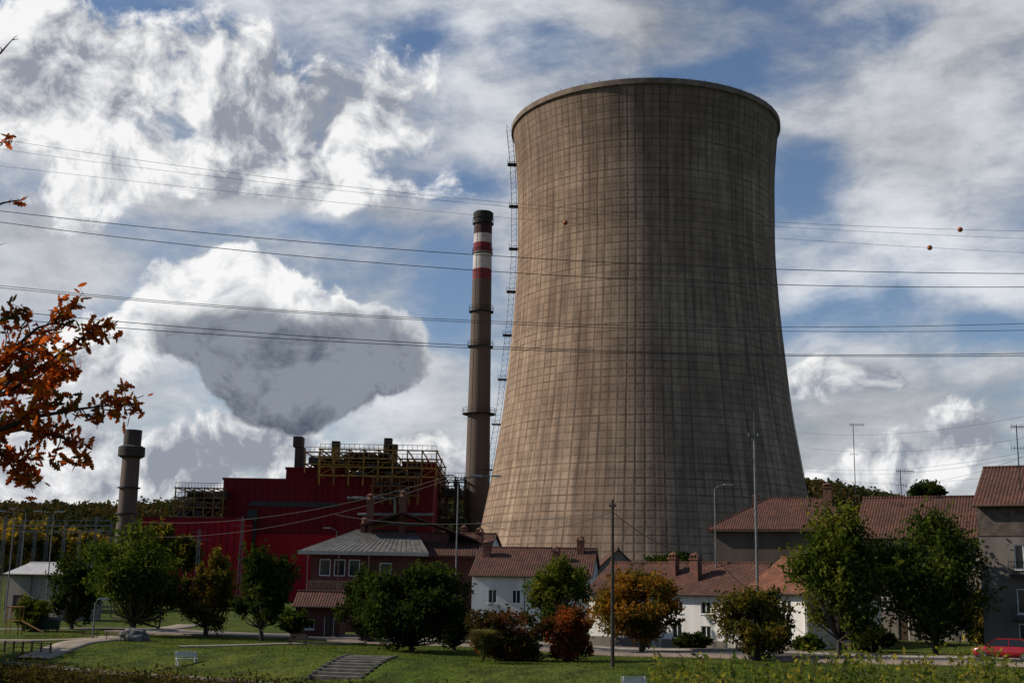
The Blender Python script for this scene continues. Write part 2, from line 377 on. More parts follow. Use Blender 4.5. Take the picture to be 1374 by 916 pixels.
# ---------------------------------------------------------------- cooling tower
def cooling_tower():
    D=260.; c=S(866,520,D); base=E('cooling_tower',(c.x,D,0))
    zz=[9,19.5,28,42.1,61.4,74.6,91.4,100,105.0]; rr=[36.2,34.0,32.4,30.2,28.4,27.65,27.9,28.6,29.2]
    Z=np.linspace(9,105,64); Rr=np.interp(Z,zz,rr)
    ker=np.ones(5)/5; Rp=np.pad(Rr,2,mode='edge'); Rs=np.convolve(Rp,ker,'valid'); Rs[0]=Rr[0]+.2; Rs[-1]=Rr[-1]; Rs[1]=(Rs[0]+Rs[2])/2; Rs[-2]=(Rs[-1]+Rs[-3])/2
    prof=[(Rs[i],Z[i]) for i in range(64)]
    m,t,b=newmat('tower_concrete')
    tc=t.n('ShaderNodeTexCoord').outputs['Object']; sp=t.n('ShaderNodeSeparateXYZ'); t.set(sp.inputs[0],tc)
    N=112; u=t.m('MULTIPLY',t.m('ARCTAN2',sp.outputs[1],sp.outputs[0]),N/(2*math.pi)); v=t.m('MULTIPLY',sp.outputs[2],1/1.5)
    wob=t.m('MULTIPLY',t.m('SUBTRACT',t.noise(tc,.5,2,.6),.5),.10); u2=t.m('ADD',u,wob); v2=t.m('ADD',v,wob)
    fu=t.m('FRACT',u2); fv=t.m('FRACT',v2)
    du=t.m('MINIMUM',fu,t.m('SUBTRACT',1.0,fu)); dv=t.m('MINIMUM',fv,t.m('SUBTRACT',1.0,fv))
    lu=t.ss(du,.03,.17,1,0); lv=t.ss(dv,.03,.15,1,0)
    rnd=t.n('ShaderNodeTexWhiteNoise',noise_dimensions='2D'); t.set(rnd.inputs[0],t.xyz(t.m('FLOOR',u2),t.m('FLOOR',v2),0))
    rc=t.n('ShaderNodeTexWhiteNoise',noise_dimensions='1D'); t.set(rc.inputs[1],t.m('ROUND',u2))
    rr_=t.n('ShaderNodeTexWhiteNoise',noise_dimensions='1D'); t.set(rr_.inputs[1],t.m('ROUND',v2))
    lu=t.m('MULTIPLY',lu,t.m('ADD',.45,t.m('MULTIPLY',rc.outputs[0],.55))); lv=t.m('MULTIPLY',lv,t.m('ADD',.5,t.m('MULTIPLY',rr_.outputs[0],.5)))
    ln=t.m('MAXIMUM',lu,lv)
    svec=t.xyz(t.m('MULTIPLY',u,.5),t.m('MULTIPLY',v,.04),0); svec2=t.xyz(t.m('MULTIPLY',u,1.6),t.m('MULTIPLY',v,.07),3)
    streak=t.ss(t.noise(svec,1.0,5,.65),.38,.64); streak2=t.ss(t.noise(svec2,1.0,5,.7),.46,.66)
    big=t.ss(t.noise(tc,.045,4,.6),.38,.62)
    col=t.mix(streak,(.335,.245,.178),(.205,.148,.110))
    col=t.mix(t.m('MULTIPLY',big,.45),col,(.165,.108,.080))
    col=t.mix(t.m('MULTIPLY',streak2,.55),col,(.092,.066,.053))
    # soot and algae washed down from the rim
    top=t.m('MULTIPLY',t.ss(t.m('ADD',sp.outputs[2],t.m('MULTIPLY',t.noise(svec2,1.3,3,.6),38)),98,124),.5); col=t.mix(top,col,(.085,.062,.050))
    val=t.m('ADD',.76,t.m('ADD',t.m('MULTIPLY',rnd.outputs[0],.2),t.m('ADD',t.m('MULTIPLY',rc.outputs[0],.12),t.m('MULTIPLY',rr_.outputs[0],.16))))
    nd=t.n('ShaderNodeVectorMath',operation='SCALE'); t.set(nd.inputs[0],col); t.set(nd.inputs['Scale'],val)
    dirt=t.ss(t.noise(tc,.35,5,.7),.3,.72,.3,.92)
    col2=t.mix(t.m('MULTIPLY',ln,dirt),nd.outputs[0],(.055,.038,.030))
    t.set(b.inputs['Base Color'],col2); b.inputs['Roughness'].default_value=.95; b.inputs['Specular IOR Level'].default_value=.03
    bp=t.n('ShaderNodeBump'); bp.inputs['Strength'].default_value=.35; bp.inputs['Distance'].default_value=.12
    t.set(bp.inputs['Height'],t.m('SUBTRACT',1.0,ln)); t.set(b.inputs['Normal'],bp.outputs[0])
    sh=M(); inner=[(r-.8,z) for r,z in reversed(prof)]
    sh.lathe(prof+[(prof[-1][0]-.8,105.0)]+inner[1:],208); sh.obj('shell',m,base,True)
    r=prof[-1][0]; rim=M(); rim.lathe([(r+.02,103.9),(r+.35,104.1),(r+.35,105.2),(r-.9,105.2),(r-.9,104.5)],160); rim.obj('rim_ring',mat('rim_concrete',(.2,.15,.118),(.11,.08,.065),.4,.9),base)
    leg=M()
    for i in range(44):
        a0=2*math.pi*i/44; 
        for dl in (-1,1):
            a1=a0+dl*math.pi/44
            leg.cyl((38.2*math.cos(a0),38.2*math.sin(a0),-.5),(36*math.cos(a1),36*math.sin(a1),9.3),.45,.45,8)
    leg.obj('support_columns',CONC,base)
    rim2=M(); 
    for i in range(60):
        a0=2*math.pi*i/60; rim2.cyl((r*math.cos(a0),r*math.sin(a0),105.2),(r*math.cos(a0),r*math.sin(a0),105.8),.05,.05,4)
    rim2.obj('rim_posts',DARK,base)
    lad=M(); pl=M(); ang=math.radians(181)
    ca,sa=math.cos(ang),math.sin(ang); tx,ty=-sa,ca
    def pt(off,side,z): rr2=np.interp(z,Z,Rs)+off; return (ca*rr2+tx*side,sa*rr2+ty*side,z)
    zs=np.arange(0+10,107.,1.2)
    for k in range(len(zs)-1):
        z0,z1=zs[k],zs[k+1]
        for off in (.3,1.4):
            for sd_ in (-.6,.6): lad.beam(pt(off,sd_,z0),pt(off,sd_,z1),.07)
        lad.beam(pt(.3,-.6,z0),pt(1.4,-.6,z1),.045); lad.beam(pt(1.4,-.6,z0),pt(1.4,.6,z0),.05); lad.beam(pt(.3,.6,z0),pt(.3,-.6,z0),.05)
        lad.beam(pt(.3,-.6,z0),pt(1.4,-.6,z0),.05)
    for z in np.arange(20,100,9.6):
        p0=pt(0,-1.0,z); p1=pt(1.9,-1.0,z); p2=pt(1.9,1,z); p3=pt(0,1,z); pl.slab([p0,p1,p2,p3],.15)
        for zz_ in (.5,1.0): 
            pl.beam((p1[0],p1[1],z+zz_),(p2[0],p2[1],z+zz_),.05); pl.beam((p0[0],p0[1],z+zz_),(p1[0],p1[1],z+zz_),.05)
        for q_ in (p1,p2): pl.beam(q_,(q_[0],q_[1],z+1),.06)
    lad.obj('access_ladder',DARK,base); pl.obj('ladder_platforms',DARK,base)
    q=M(); an=math.radians(-20); pts=[((np.interp(z,Z,Rs)+.25)*math.cos(an),(np.interp(z,Z,Rs)+.25)*math.sin(an),z) for z in np.linspace(12,103,40)]; q.tube(pts,.07,.07,5); q.obj('lightning_conductor',DARK,base)
cooling_tower()
# ---------------------------------------------------------------- striped chimney
def chimney():
    D=300; top=S(645,285,D); o=E('striped_chimney',(S(645,450,D).x,D,0))
    H=top.z
    def rad(z): return 2.25+1.15*(1-z/H)**1.2
    def zpy(py): return S(645,py,D).z
    bands=[(285,300,'k'),(300,315,'m'),(315,327,'w'),(327,339,'r'),(339,362,'w'),(362,376,'r'),(376,740,'c')]
    mt={'k':mat('black_paint',(.02,.02,.02),(.03,.028,.025),.5,.8),'m':mat('dark_red_paint',(.05,.018,.018),(.035,.015,.015),.5,.8),
        'w':mat('weathered_white_paint',(.5,.47,.46),(.36,.33,.32),.6,.8),'r':mat('red_paint',(.2,.022,.028),(.13,.018,.022),.5,.8),
        'c':mat('chimney_concrete',(.115,.087,.07),(.07,.055,.045),.15,.9,streak=True)}
    for i,(a,c,k) in enumerate(bands):
        z1=zpy(a); z0=zpy(c) if c<700 else -1
        mm=M(); mm.lathe([(rad(z0+(z1-z0)*j/6),z0+(z1-z0)*j/6) for j in range(7)],40)
        if i==0: mm.lathe([(rad(z1),z1),(rad(z1)-.4,z1),(rad(z1)-.4,z1-4)],40)
        mm.obj('band_%d'%i,mt[k],o,True)
    cap=M(); cap.lathe([(rad(H)+.25,H-1.6),(rad(H)+.3,H-.3),(rad(H)-.1,H+.05)],40); cap.obj('cap',mt['k'],o)
    pf=M()
    for py,e in ((300,.4),(418,.6),(465,.6),(555,1.3),(340,.25)):
        z=zpy(py); r=rad(z); pf.lathe([(r,z-.25),(r+e,z-.2),(r+e,z),(r,z)],32)
        for zz in (.6,1.2): pf.lathe([(r+e-.05,z+zz),(r+e,z+zz),(r+e,z+zz+.08),(r+e-.05,z+zz+.08)],32)
        for i in range(16):
            a=i*math.pi/8; pf.beam(((r+e)*math.cos(a),(r+e)*math.sin(a),z),((r+e)*math.cos(a),(r+e)*math.sin(a),z+1.25),.05)
    pf.beam((-2.0,-rad(0)-.2,0),(-1.3,-rad(H)-.2,H),.12)
    pf.obj('platforms',DARK,o)
    D=320; o2=E('short_chimney',(S(174,640,D).x,D,0)); t=S(176,577,D).z; k=D/F
    mm=M(); z1=S(176,615,D).z; mm.lathe([(13.6*k,0),(11.6*k,z1)],36); mm.obj('shaft',mt['c'],o2,True)
    mm=M(); z2=S(176,600,D).z; mm.lathe([(12*k,z1),(17.5*k,z1+.6),(17.5*k,z2),(12*k,z2+.5)],36); mm.obj('collar',mat('stack_collar',(.05,.045,.04),(.035,.03,.028),.4,.9),o2)
    mm=M(); mm.lathe([(11.5*k,z2),(11.8*k,t),(9.5*k,t),(9.5*k,t-2)],36); mm.obj('crown',mat('stack_crown',(.07,.06,.05),(.045,.038,.034),.4,.9),o2)
    mm=M()
    for py in (655,690): z=S(176,py,D).z; mm.lathe([(12.3*k,z),(15*k,z),(15*k,z+.3),(12.3*k,z+.3)],30)
    mm.obj('platforms',DARK,o2)
chimney()
# ---------------------------------------------------------------- red power plant hall
def plant():
    o=E('power_plant_hall',(0,0,0))
    def blk(px0,px1,py0,y0,dep,mt,name,z0=0):
        a=S(px0,py0,y0); b=S(px1,py0,y0); q=M(); zt=(a.z+b.z)/2
        q.slab([(a.x,y0,zt),(b.x,y0,zt),(b.x,y0+dep,zt),(a.x,y0+dep,zt)],zt-z0); q.obj(name,mt,o)
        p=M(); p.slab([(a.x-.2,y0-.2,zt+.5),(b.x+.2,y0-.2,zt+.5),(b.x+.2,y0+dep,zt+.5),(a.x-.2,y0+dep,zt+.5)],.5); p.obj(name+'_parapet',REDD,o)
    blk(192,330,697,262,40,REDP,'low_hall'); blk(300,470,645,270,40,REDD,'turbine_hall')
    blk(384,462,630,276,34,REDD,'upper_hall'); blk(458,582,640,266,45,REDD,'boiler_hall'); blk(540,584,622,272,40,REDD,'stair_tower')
    a=S(301,715,269.5); b=S(470,715,269.5); q=M(); q.slab([(a.x,269.4,a.z),(b.x,269.4,a.z),(b.x,269.9,a.z),(a.x,269.9,a.z)],a.z); q.obj('lower_cladding',REDP,o)
    q=M(); a=S(335,672,270); b=S(463,681,270); q.box(a.x,b.x,269.7,269.9,b.z,a.z); 
    a=S(333,683,270); b=S(343,740,270); q.box(a.x,b.x,269.1,269.3,b.z,a.z)
    a=S(500,700,266); b=S(575,706,266); q.box(a.x,b.x,265.7,265.9,b.z,a.z)
    q.obj('louvre_strip',DARK,o)
    q=M()
    for px in range(306,470,9):
        a=S(px,649,270); q.box(a.x,a.x+.14,269.85,269.98,0,a.z)
    for px in range(464,582,9):
        a=S(px,644,266); q.box(a.x,a.x+.14,265.85,265.98,0,a.z)
    for px in range(198,330,9):
        a=S(px,701,262); q.box(a.x,a.x+.14,261.85,261.98,0,a.z)
    q.obj('cladding_seams',REDD,o)
    def frame(px0,px1,pyt,pyb,y0,y1,nx_,nz,mt,name,ny=3,w=.28,seed=1):
        rg=random.Random(seed); q=M(); a=S(px0,pyt,y0); b=S(px1,pyb,y0)
        X=[a.x+(b.x-a.x)*i/nx_ for i in range(nx_+1)]; Zs=[b.z+(a.z-b.z)*i/nz for i in range(nz+1)]; Ys=[y0+(y1-y0)*i/(ny-1) for i in range(ny)]
        for x in X:
            for y in Ys: q.beam((x,y,b.z-2),(x,y,a.z),w)
        for z in Zs:
            for y in Ys: q.beam((X[0]-.4,y,z),(X[-1]+.4,y,z),w)
            for x in X: q.beam((x,y0,z),(x,y1,z),w*.8)
        for i in range(nx_):
            for j in range(nz):
                if rg.random()<.5: q.beam((X[i],y0,Zs[j]),(X[i+1],y0,Zs[j+1]),w*.5)
        for z in Zs[1:]:
            q.beam((X[0],y0-.2,z+1.1),(X[-1],y0-.2,z+1.1),w*.35)
            for i in range(nx_*3+1): x=X[0]+(X[-1]-X[0])*i/(nx_*3); q.beam((x,y0-.2,z),(x,y0-.2,z+1.1),w*.3)
        q.obj(name,mt,o)
        e=M()
        for i in range(nx_*2):
            x=rg.uniform(X[0],X[-1]-2); z=rg.choice(Zs[:-1]); e.box(x,x+rg.uniform(1,3.5),y0+1,y1-1,z+.2,z+rg.uniform(.8,(Zs[1]-Zs[0])*.8))
        e.obj(name+'_equipment',DARK,o)
    frame(410,520,606,624,272,290,6,1,YEL,'roof_frame_left',seed=2)
    frame(430,585,602,640,264,300,8,3,YEL,'roof_frame_main',seed=3)
    frame(236,298,654,694,266,286,5,3,mat('rusty_yellow_steel',(.2,.12,.035),(.10,.065,.022),.5,.7),'left_frame',w=.26,seed=4)
    frame(500,560,640,664,262,265.5,5,2,mat('orange_steel',(.2,.10,.03),(.1,.05,.02),.5,.7),'side_frame',2,.18,seed=6)
    e=M(); a=S(397,600,280); b=S(407,632,280); e.box(a.x,b.x,279,282,b.z,a.z); a2=S(395,586,280); e.box(a2.x,a2.x+2,278.6,282.4,a.z,a2.z); 
    for px,py in ((446,592),(516,588),(523,596)):
        a=S(px,py,285); e.box(a.x,a.x+1.8,284,286,a.z-5,a.z)
    e.obj('roof_vents',mat('brown_steel',(.05,.034,.024),(.035,.025,.02),1,.8),o)
    q=M()
    for (x0,y0,x1,y1) in ((466,668,530,668),(530,668,530,690),(480,690,582,690)):
        q.cyl(S(x0,y0,265.2),S(x1,y1,265.2),.35,.35,8)
    q.obj('pipework',STEEL,o)
    frame(585,622,640,700,285,298,3,5,mat('dark_rust_steel',(.05,.035,.025),(.03,.022,.018),.5,.7),'conveyor_frame',w=.25,seed=9)
plant()
# ---------------------------------------------------------------- houses
def wallopen(mm,w,hh,ops,rev=.18):
    xs=sorted(set([0,w]+[o[0] for o in ops]+[o[0]+o[2] for o in ops])); zs=sorted(set([-2,hh]+[o[1] for o in ops]+[o[1]+o[3] for o in ops]))
    for i in range(len(xs)-1):
        for j in range(len(zs)-1):
            cx=(xs[i]+xs[i+1])/2; cz=(zs[j]+zs[j+1])/2
            if any(o[0]<cx<o[0]+o[2] and o[1]<cz<o[1]+o[3] for o in ops): continue
            mm.quad((xs[i],0,zs[j]),(xs[i+1],0,zs[j]),(xs[i+1],0,zs[j+1]),(xs[i],0,zs[j+1]))
    for x,z,a,b,_ in ops:
        mm.quad((x,0,z),(x,rev,z),(x+a,rev,z),(x+a,0,z)); mm.quad((x,0,z+b),(x+a,0,z+b),(x+a,rev,z+b),(x,rev,z+b))
        mm.quad((x,0,z),(x,0,z+b),(x,rev,z+b),(x,rev,z)); mm.quad((x+a,0,z),(x+a,rev,z),(x+a,rev,z+b),(x+a,0,z+b))
def house(name,p0,p1,depth,eave,rise,wm_,rx='x',ops=(),tile=None,chim=(),over=.55,zb=None,plinth=None,hip=False):
    dx,dy=p1[0]-p0[0],p1[1]-p0[1]; w=math.hypot(dx,dy); rz=math.atan2(dy,dx)
    if zb is None: zb=h(*p0)
    o=E(name,(p0[0],p0[1],zb),rz); mm=M(); wallopen(mm,w,eave,ops)
    d=depth
    mm.quad((w,0,-2),(w,d,-2),(w,d,eave),(w,0,eave)); mm.quad((0,d,-2),(0,0,-2),(0,0,eave),(0,d,eave)); mm.quad((w,d,-2),(0,d,-2),(0,d,eave),(w,d,eave))
    ov=over; r=eave+rise
    rf=M()
    if hip:
        i_=min(d/2,w/2)*.95; sl=rise/(d/2); ez=eave-sl*ov
        A_=(-ov,-ov,ez+.2);B_=(w+ov,-ov,ez+.2);C_=(w+ov,d+ov,ez+.2);D_=(-ov,d+ov,ez+.2);R1=(i_,d/2,r+.2);R2=(w-i_,d/2,r+.2)
        rf.slab([A_,B_,R2,R1],.18); rf.slab([C_,D_,R1,R2],.18); rf.slab([D_,A_,R1],.18); rf.slab([B_,C_,R2],.18)
        rf.cyl(R1,R2,.12,.12,6)
        for a_,b_ in ((A_,R1),(D_,R1),(B_,R2),(C_,R2)): rf.cyl(a_,b_,.1,.1,6)
        sof=M(); sof.box(-ov,w+ov,-ov,d+ov,ez-.12,ez+.0); sof.obj('eaves',BROWN,o)
    elif rx=='x':
        mm.quad((w,0,eave),(w,d,eave),(w,d/2,r)); mm.quad((0,d,eave),(0,0,eave),(0,d/2,r))
        sl=rise/(d/2); ez=eave-sl*ov
        rf.slab([(-.3,-ov,ez+.2),(w+.3,-ov,ez+.2),(w+.3,d/2,r+.2),(-.3,d/2,r+.2)],.18)
        rf.slab([(w+.3,d+ov,ez+.2),(-.3,d+ov,ez+.2),(-.3,d/2,r+.2),(w+.3,d/2,r+.2)],.18)
        x=-.3
        while x<w+.2: rf.cyl((x,d/2,r+.2),(min(x+.42,w+.3),d/2,r+.22),.15,.11,7); x+=.4
        gt=M(); gt.cyl((-.3,-ov-.08,ez+.1),(w+.3,-ov-.08,ez+.1),.08,.08,8); gt.cyl((w-.15,-.1,ez),(w-.15,-.1,0),.045,.045,6); gt.cyl((w*.45,-.1,ez),(w*.45,-.1,0),.04,.04,6); gt.obj('gutter',BROWN,o)
    else:
        mm.quad((0,0,eave),(w,0,eave),(w/2,0,r)); mm.quad((w,d,eave),(0,d,eave),(w/2,d,r))
        sl=rise/(w/2); ez=eave-sl*ov
        rf.slab([(-ov,d+.3,ez+.2),(-ov,-.4,ez+.2),(w/2,-.4,r+.2),(w/2,d+.3,r+.2)],.18)
        rf.slab([(w+ov,-.4,ez+.2),(w+ov,d+.3,ez+.2),(w/2,d+.3,r+.2),(w/2,-.4,r+.2)],.18)
        rf.cyl((w/2,-.4,r+.2),(w/2,d+.3,r+.2),.14,.14,7)
        bb=M(); bb.beam((-ov,-.43,ez+.1),(w/2,-.43,r+.1),.09); bb.beam((w+ov,-.43,ez+.1),(w/2,-.43,r+.1),.09); bb.obj('bargeboards',BROWN,o)
    mm.obj('walls',wm_,o); rf.obj('roof',tile or (TILEX if rx=='x' else TILEY),o)
    gl=M(); fr=M(); dr=M(); sh=M()
    for x,z,a,b,k in ops:
        if k=='w':
            gl.quad((x,.15,z),(x+a,.15,z),(x+a,.15,z+b),(x,.15,z+b)); f_=.07
            fr.box(x,x+f_,.08,.145,z,z+b); fr.box(x+a-f_,x+a,.08,.145,z,z+b); fr.box(x+f_,x+a-f_,.08,.145,z,z+f_); fr.box(x+f_,x+a-f_,.08,.145,z+b-f_,z+b); fr.box(x+a/2-.035,x+a/2+.035,.085,.14,z+f_,z+b-f_)
            fr.box(x-.1,x+a+.1,-.08,.05,z-.1,z-.003)
            if (int(x*10)%3)==0: sh.box(x+f_,x+a-f_,.09,.12,z+b*.5,z+b-f_)
        else:
            dr.box(x+.03,x+a-.03,.1,.16,z,z+b-.03)
            fr.box(x-.02,x+.06,.04,.17,z,z+b); fr.box(x+a-.06,x+a+.02,.04,.17,z,z+b)
    if gl.v: gl.obj('windows',GL,o)
    if fr.v: fr.obj('window_frames',FRAME,o)
    if sh.v: sh.obj('roller_blinds',CREAM,o)
    if dr.v: dr.obj('door',BROWN if wm_!=WHITE else mat('painted_door',(.35,.33,.3),(.25,.24,.22),1,.6),o)
    if plinth:
        pp=M(); xs_=[0]+sum([[q_[0]-.02,q_[0]+q_[2]+.02] for q_ in sorted(ops) if q_[4]=='d'],[])+[w]
        for i in range(0,len(xs_),2): pp.box(xs_[i],xs_[i+1],-.04,-.003,-1.5,.8)
        pp.obj('plinth',plinth,o)
    cb=M(); cc=M()
    for (x,y,s_,z1,kind) in chim:
        if rx=='x': zr=r-abs(y-d/2)*rise/(d/2)
        else: zr=r-abs(x-w/2)*rise/(w/2)
        cb.box(x-s_/2,x+s_/2,y-s_/2,y+s_/2,zr-.8,zr+z1)
        cc.box(x-s_/2-.1,x+s_/2+.1,y-s_/2-.1,y+s_/2+.1,zr+z1,zr+z1+.12)
        for ax in (-1,1):
            for ay in (-1,1): cb.box(x+ax*(s_/2-.08)-.06,x+ax*(s_/2-.08)+.06,y+ay*(s_/2-.08)-.06,y+ay*(s_/2-.08)+.06,zr+z1+.12,zr+z1+.42)
        cc.lathe([(.01,zr+z1+.72),(s_*.45,zr+z1+.55),(s_*.62,zr+z1+.42),(.01,zr+z1+.42)],10,(x,y))
    if cb.v: cb.obj('chimney_stacks',BRICK,o); cc.obj('chimney_caps',BRICK,o)
    return o,w
def zE(px,py,Y): return S(px,py,Y).z
p0=(S(792,865,122).x,124.); p1=(S(1000,865,116).x,114.)
W4=[(1.2,3.0,1.0,1.15,'w'),(5.0,.9,1.0,1.2,'w'),(5.0,3.2,1.0,1.1,'w'),(7.0,.05,1.0,2.1,'d'),(9.2,.9,1.0,1.2,'w'),(9.4,3.2,.9,1.1,'w'),(12.2,.9,1.0,1.2,'w'),(12.2,3.2,1.,1.1,'w'),(14.6,.05,1.0,2.1,'d')]
zb=h(*p0)
house('terraced_house',p0,p1,9,zE(800,792,123)-zb,2.6,WHITE,'x',W4,chim=[(8.0,2.6,.8,1.6,''),(10.8,1.8,.85,2.0,'')],plinth=GREYW)
p0=(S(1000,865,114).x+.2,113.5); p1=(S(1085,865,108).x,108.)
house('end_terrace_house',p0,p1,10,zE(1000,792,113)-h(*p0),2.9,WHITE,'x',[(1.3,.9,1.0,1.2,'w'),(1.3,3.1,1.0,1.2,'w'),(4.0,.9,1,1.2,'w'),(4.0,3.1,1,1.2,'w')],tile=TILEOX,plinth=GREYW)
p0=(S(632,835,142).x,142.); p1=(S(792,835,140).x,140.)
zb=h(*p0)
house('white_two_storey_house',p0,p1,12,zE(640,770,141)-zb,3.0,WHITE,'x',[(1.8,.9,1,1.3,'w'),(1.9,3.6,.95,1.5,'w'),(4.6,3.6,.95,1.5,'w'),(4.5,.05,1.05,2.1,'d'),(8.2,.9,1,1.3,'w'),(9.6,3.6,1,1.4,'w'),(11.5,.9,1,1.3,'w')],chim=[(9.2,3,.8,1.2,''),(11.8,5,.8,1.5,''),(1.0,4,.9,1.3,'')],tile=TILEX)
p0=(S(797,835,150).x,150.); p1=(S(862,835,150).x,150.)
house('gabled_house',p0,p1,12,zE(800,768,150)-h(*p0),2.7,CREAM,'y',[(1.5,3,1,1.2,'w'),(3.6,3,1,1.2,'w')])
p0=(S(520,800,155).x,155.); p1=(S(645,800,152).x,152.)
house('tile_roof_house',p0,p1,12,zE(560,752,154)-h(*p0),3.4,WHITE,'x',[(2,2.2,1,1.2,'w'),(5,2.2,1,1.2,'w'),(8,2.2,1,1.2,'w')],chim=[(10.6,3.5,.8,1.6,''),(7.5,7,.7,1.2,'')],tile=TILEX)
p0=(S(962,740,150).x,152.); p1=(S(1150,740,150).x,146.)
house('brown_roof_house',p0,p1,12,zE(1000,706,150)-h(*p0),3.6,SHADEW,'x',[(1.2,6.0,2.2,1.9,'w'),(7.,6.3,1.4,1.5,'w'),(11.,6.3,1.2,1.5,'w')],hip=True,chim=[(13.2,4.5,1.0,2.2,''),(4,8,.7,1.5,'')],over=.8)
p0=(S(1150,715,122).x,122.); p1=(S(1310,715,118).x,117.)
house('hipped_roof_house',p0,p1,11,zE(1200,718,121)-h(*p0),3.8,CREAM,'x',[(1.5,6.2,1.2,1.3,'w'),(5.5,6.2,1.2,1.3,'w'),(8.6,6.2,1.2,1.3,'w'),(1.5,3,1.2,1.3,'w'),(5.5,3,1.2,1.3,'w'),(8.6,3,1.2,1.3,'w'),(3.5,.05,1,2.1,'d')],over=.6)
p0=(S(1312,700,100).x,100.); p1=(p0[0]+14,92.)
eg=zE(1330,674,99)-h(*p0)
o,_=house('apartment_building',p0,p1,12,eg,3.2,GREYW,'x',[(2.6,eg-5.2,1.3,1.9,'w'),(2.6,eg-8.6,1.3,1.9,'w'),(6.4,eg-5.2,1.3,1.9,'w'),(6.4,eg-8.6,1.3,1.9,'w'),(10.4,eg-5.2,1.3,1.9,'w'),(2.6,.9,1.3,1.4,'w'),(6.5,.05,1.2,2.2,'d')],over=.7)
q=M(); q.box(-.05,14,-.06,-.004,eg-2.6,eg-.05); q.obj('stone_attic_band',STONE,o)
q=M(); 
for zz in (eg-5.6,eg-9.0): 
    q.box(2.2,4.4,-.8,-.004,zz-.15,zz)
    for i in range(12): q.box(2.22+i*.19,2.25+i*.19,-.79,-.76,zz,zz+.95)
    q.box(2.2,4.4,-.8,-.75,zz+.95,zz+1.0)
q.obj('balconies',DARK,o)
def chalet():
    Y=146.; a=S(415,800,Y); b=S(560,800,Y); zb=h(a.x,Y); o=E('chalet_house',(a.x,Y,zb)); w=b.x-a.x
    ez=zE(415,740,Y)-zb
    mm=M(); ops=[(1.0,ez-2.7,1.3,1.9,'w'),(2.7,ez-2.7,1.3,1.9,'w'),(4.4,ez-2.7,1.3,1.9,'w'),(8,ez-2.6,1.4,1.5,'w'),(2,1,1.2,1.3,'w'),(7.5,1,1.4,1.3,'w')]
    wallopen(mm,w,ez,ops); mm.quad((w,0,-2),(w,14,-2),(w,14,ez),(w,0,ez)); mm.quad((0,14,-2),(0,0,-2),(0,0,ez),(0,14,ez)); mm.quad((w,14,-2),(0,14,-2),(0,14,ez),(w,14,ez)); mm.obj('walls',WOODR,o)
    gl=M(); fr=M()
    for x,z,c,d,k in ops:
        gl.quad((x,.15,z),(x+c,.15,z),(x+c,.15,z+d),(x,.15,z+d)); fr.box(x,x+.09,.05,.145,z,z+d); fr.box(x+c-.09,x+c,.05,.145,z,z+d); fr.box(x+.09,x+c-.09,.05,.145,z,z+.09); fr.box(x+.09,x+c-.09,.05,.145,z+d-.09,z+d)
    gl.obj('windows',GL,o); fr.obj('window_frames',FRAME,o)
    rf=M(); ov=1.2; hr=3.0
    rf.slab([(-ov,-1.6,ez+.1),(w+ov,-1.6,ez+.1),(w-1,7,ez+hr),(4.5,7,ez+hr)],.25)
    rf.slab([(w+ov,-1.6,ez+.1),(w+ov,15,ez+.1),(w-1,7,ez+hr)],.25); rf.slab([(-ov,15,ez+.1),(-ov,-1.6,ez+.1),(4.5,7,ez+hr)],.25); rf.slab([(w+ov,15,ez+.1),(-ov,15,ez+.1),(4.5,7,ez+hr),(w-1,7,ez+hr)],.25)
    rf.obj('roof',METR,o)
    seams=M()
    for i in range(24):
        t=i/23; xa=-ov+t*(w+2*ov); xb=4.5+t*(w-5.5); seams.beam((xa,-1.6,ez+.13),(xb,7,ez+hr+.03),.035)
    seams.obj('roof_seams',METR,o)
    fs=M(); fs.box(-ov,w+ov,-1.7,-1.605,ez-.3,ez+.12); fs.box(-ov-.1,-ov-.003,-1.7,15,ez-.3,ez+.12); fs.obj('fascia',mat('light_fascia',(.42,.37,.31),(.3,.27,.23),2,.7),o)
    bl=M(); bz=ez-4.3; bl.box(-.2,7,-1.5,-.003,bz-.25,bz)
    bl.box(-.2,7,-1.56,-1.5,bz+.9,bz+1.05)
    for i in range(30): x=-.15+i*.243; bl.box(x,x+.14,-1.55,-1.51,bz,bz+.9)
    for x in (-.15,3.4,6.9): bl.beam((x,-1.45,-1),(x,-1.45,ez),.12)
    bl.obj('balcony',mat('balcony_timber',(.34,.18,.11),(.2,.10,.065),2,.8),o)
    up=M(); x0=w-6; ux=S(600,700,Y).x-a.x
    up.box(x0,ux,5,14,ez,ez+2.6); up.obj('upper_floor',WOODR,o)
    r2=M(); mid=(x0+ux)/2; zt=zE(540,683,Y)-zb
    r2.slab([(x0-1.2,3.6,zt-1.6),(x0-1.2,15,zt-1.6),(mid-1,15,zt),(mid-1,3.6,zt)][::-1],.2); r2.slab([(ux+3.5,15,zt-3.2),(ux+3.5,3.6,zt-3.2),(mid-1,3.6,zt),(mid-1,15,zt)][::-1],.2); r2.obj('upper_roof',TILEY,o)
    lw=M(); lw.box(w,ux+3,2,13,-2,ez-.2); lw.obj('side_wing',WOODR,o)
    r3=M(); r3.slab([(w-.5,.6,ez-.1),(ux+3.8,.6,ez-.1),(ux+3.2,7,ez+2.0),(w-.5,7,ez+2.4)],.2); r3.obj('side_roof',TILEX,o)
    cb=M(); 
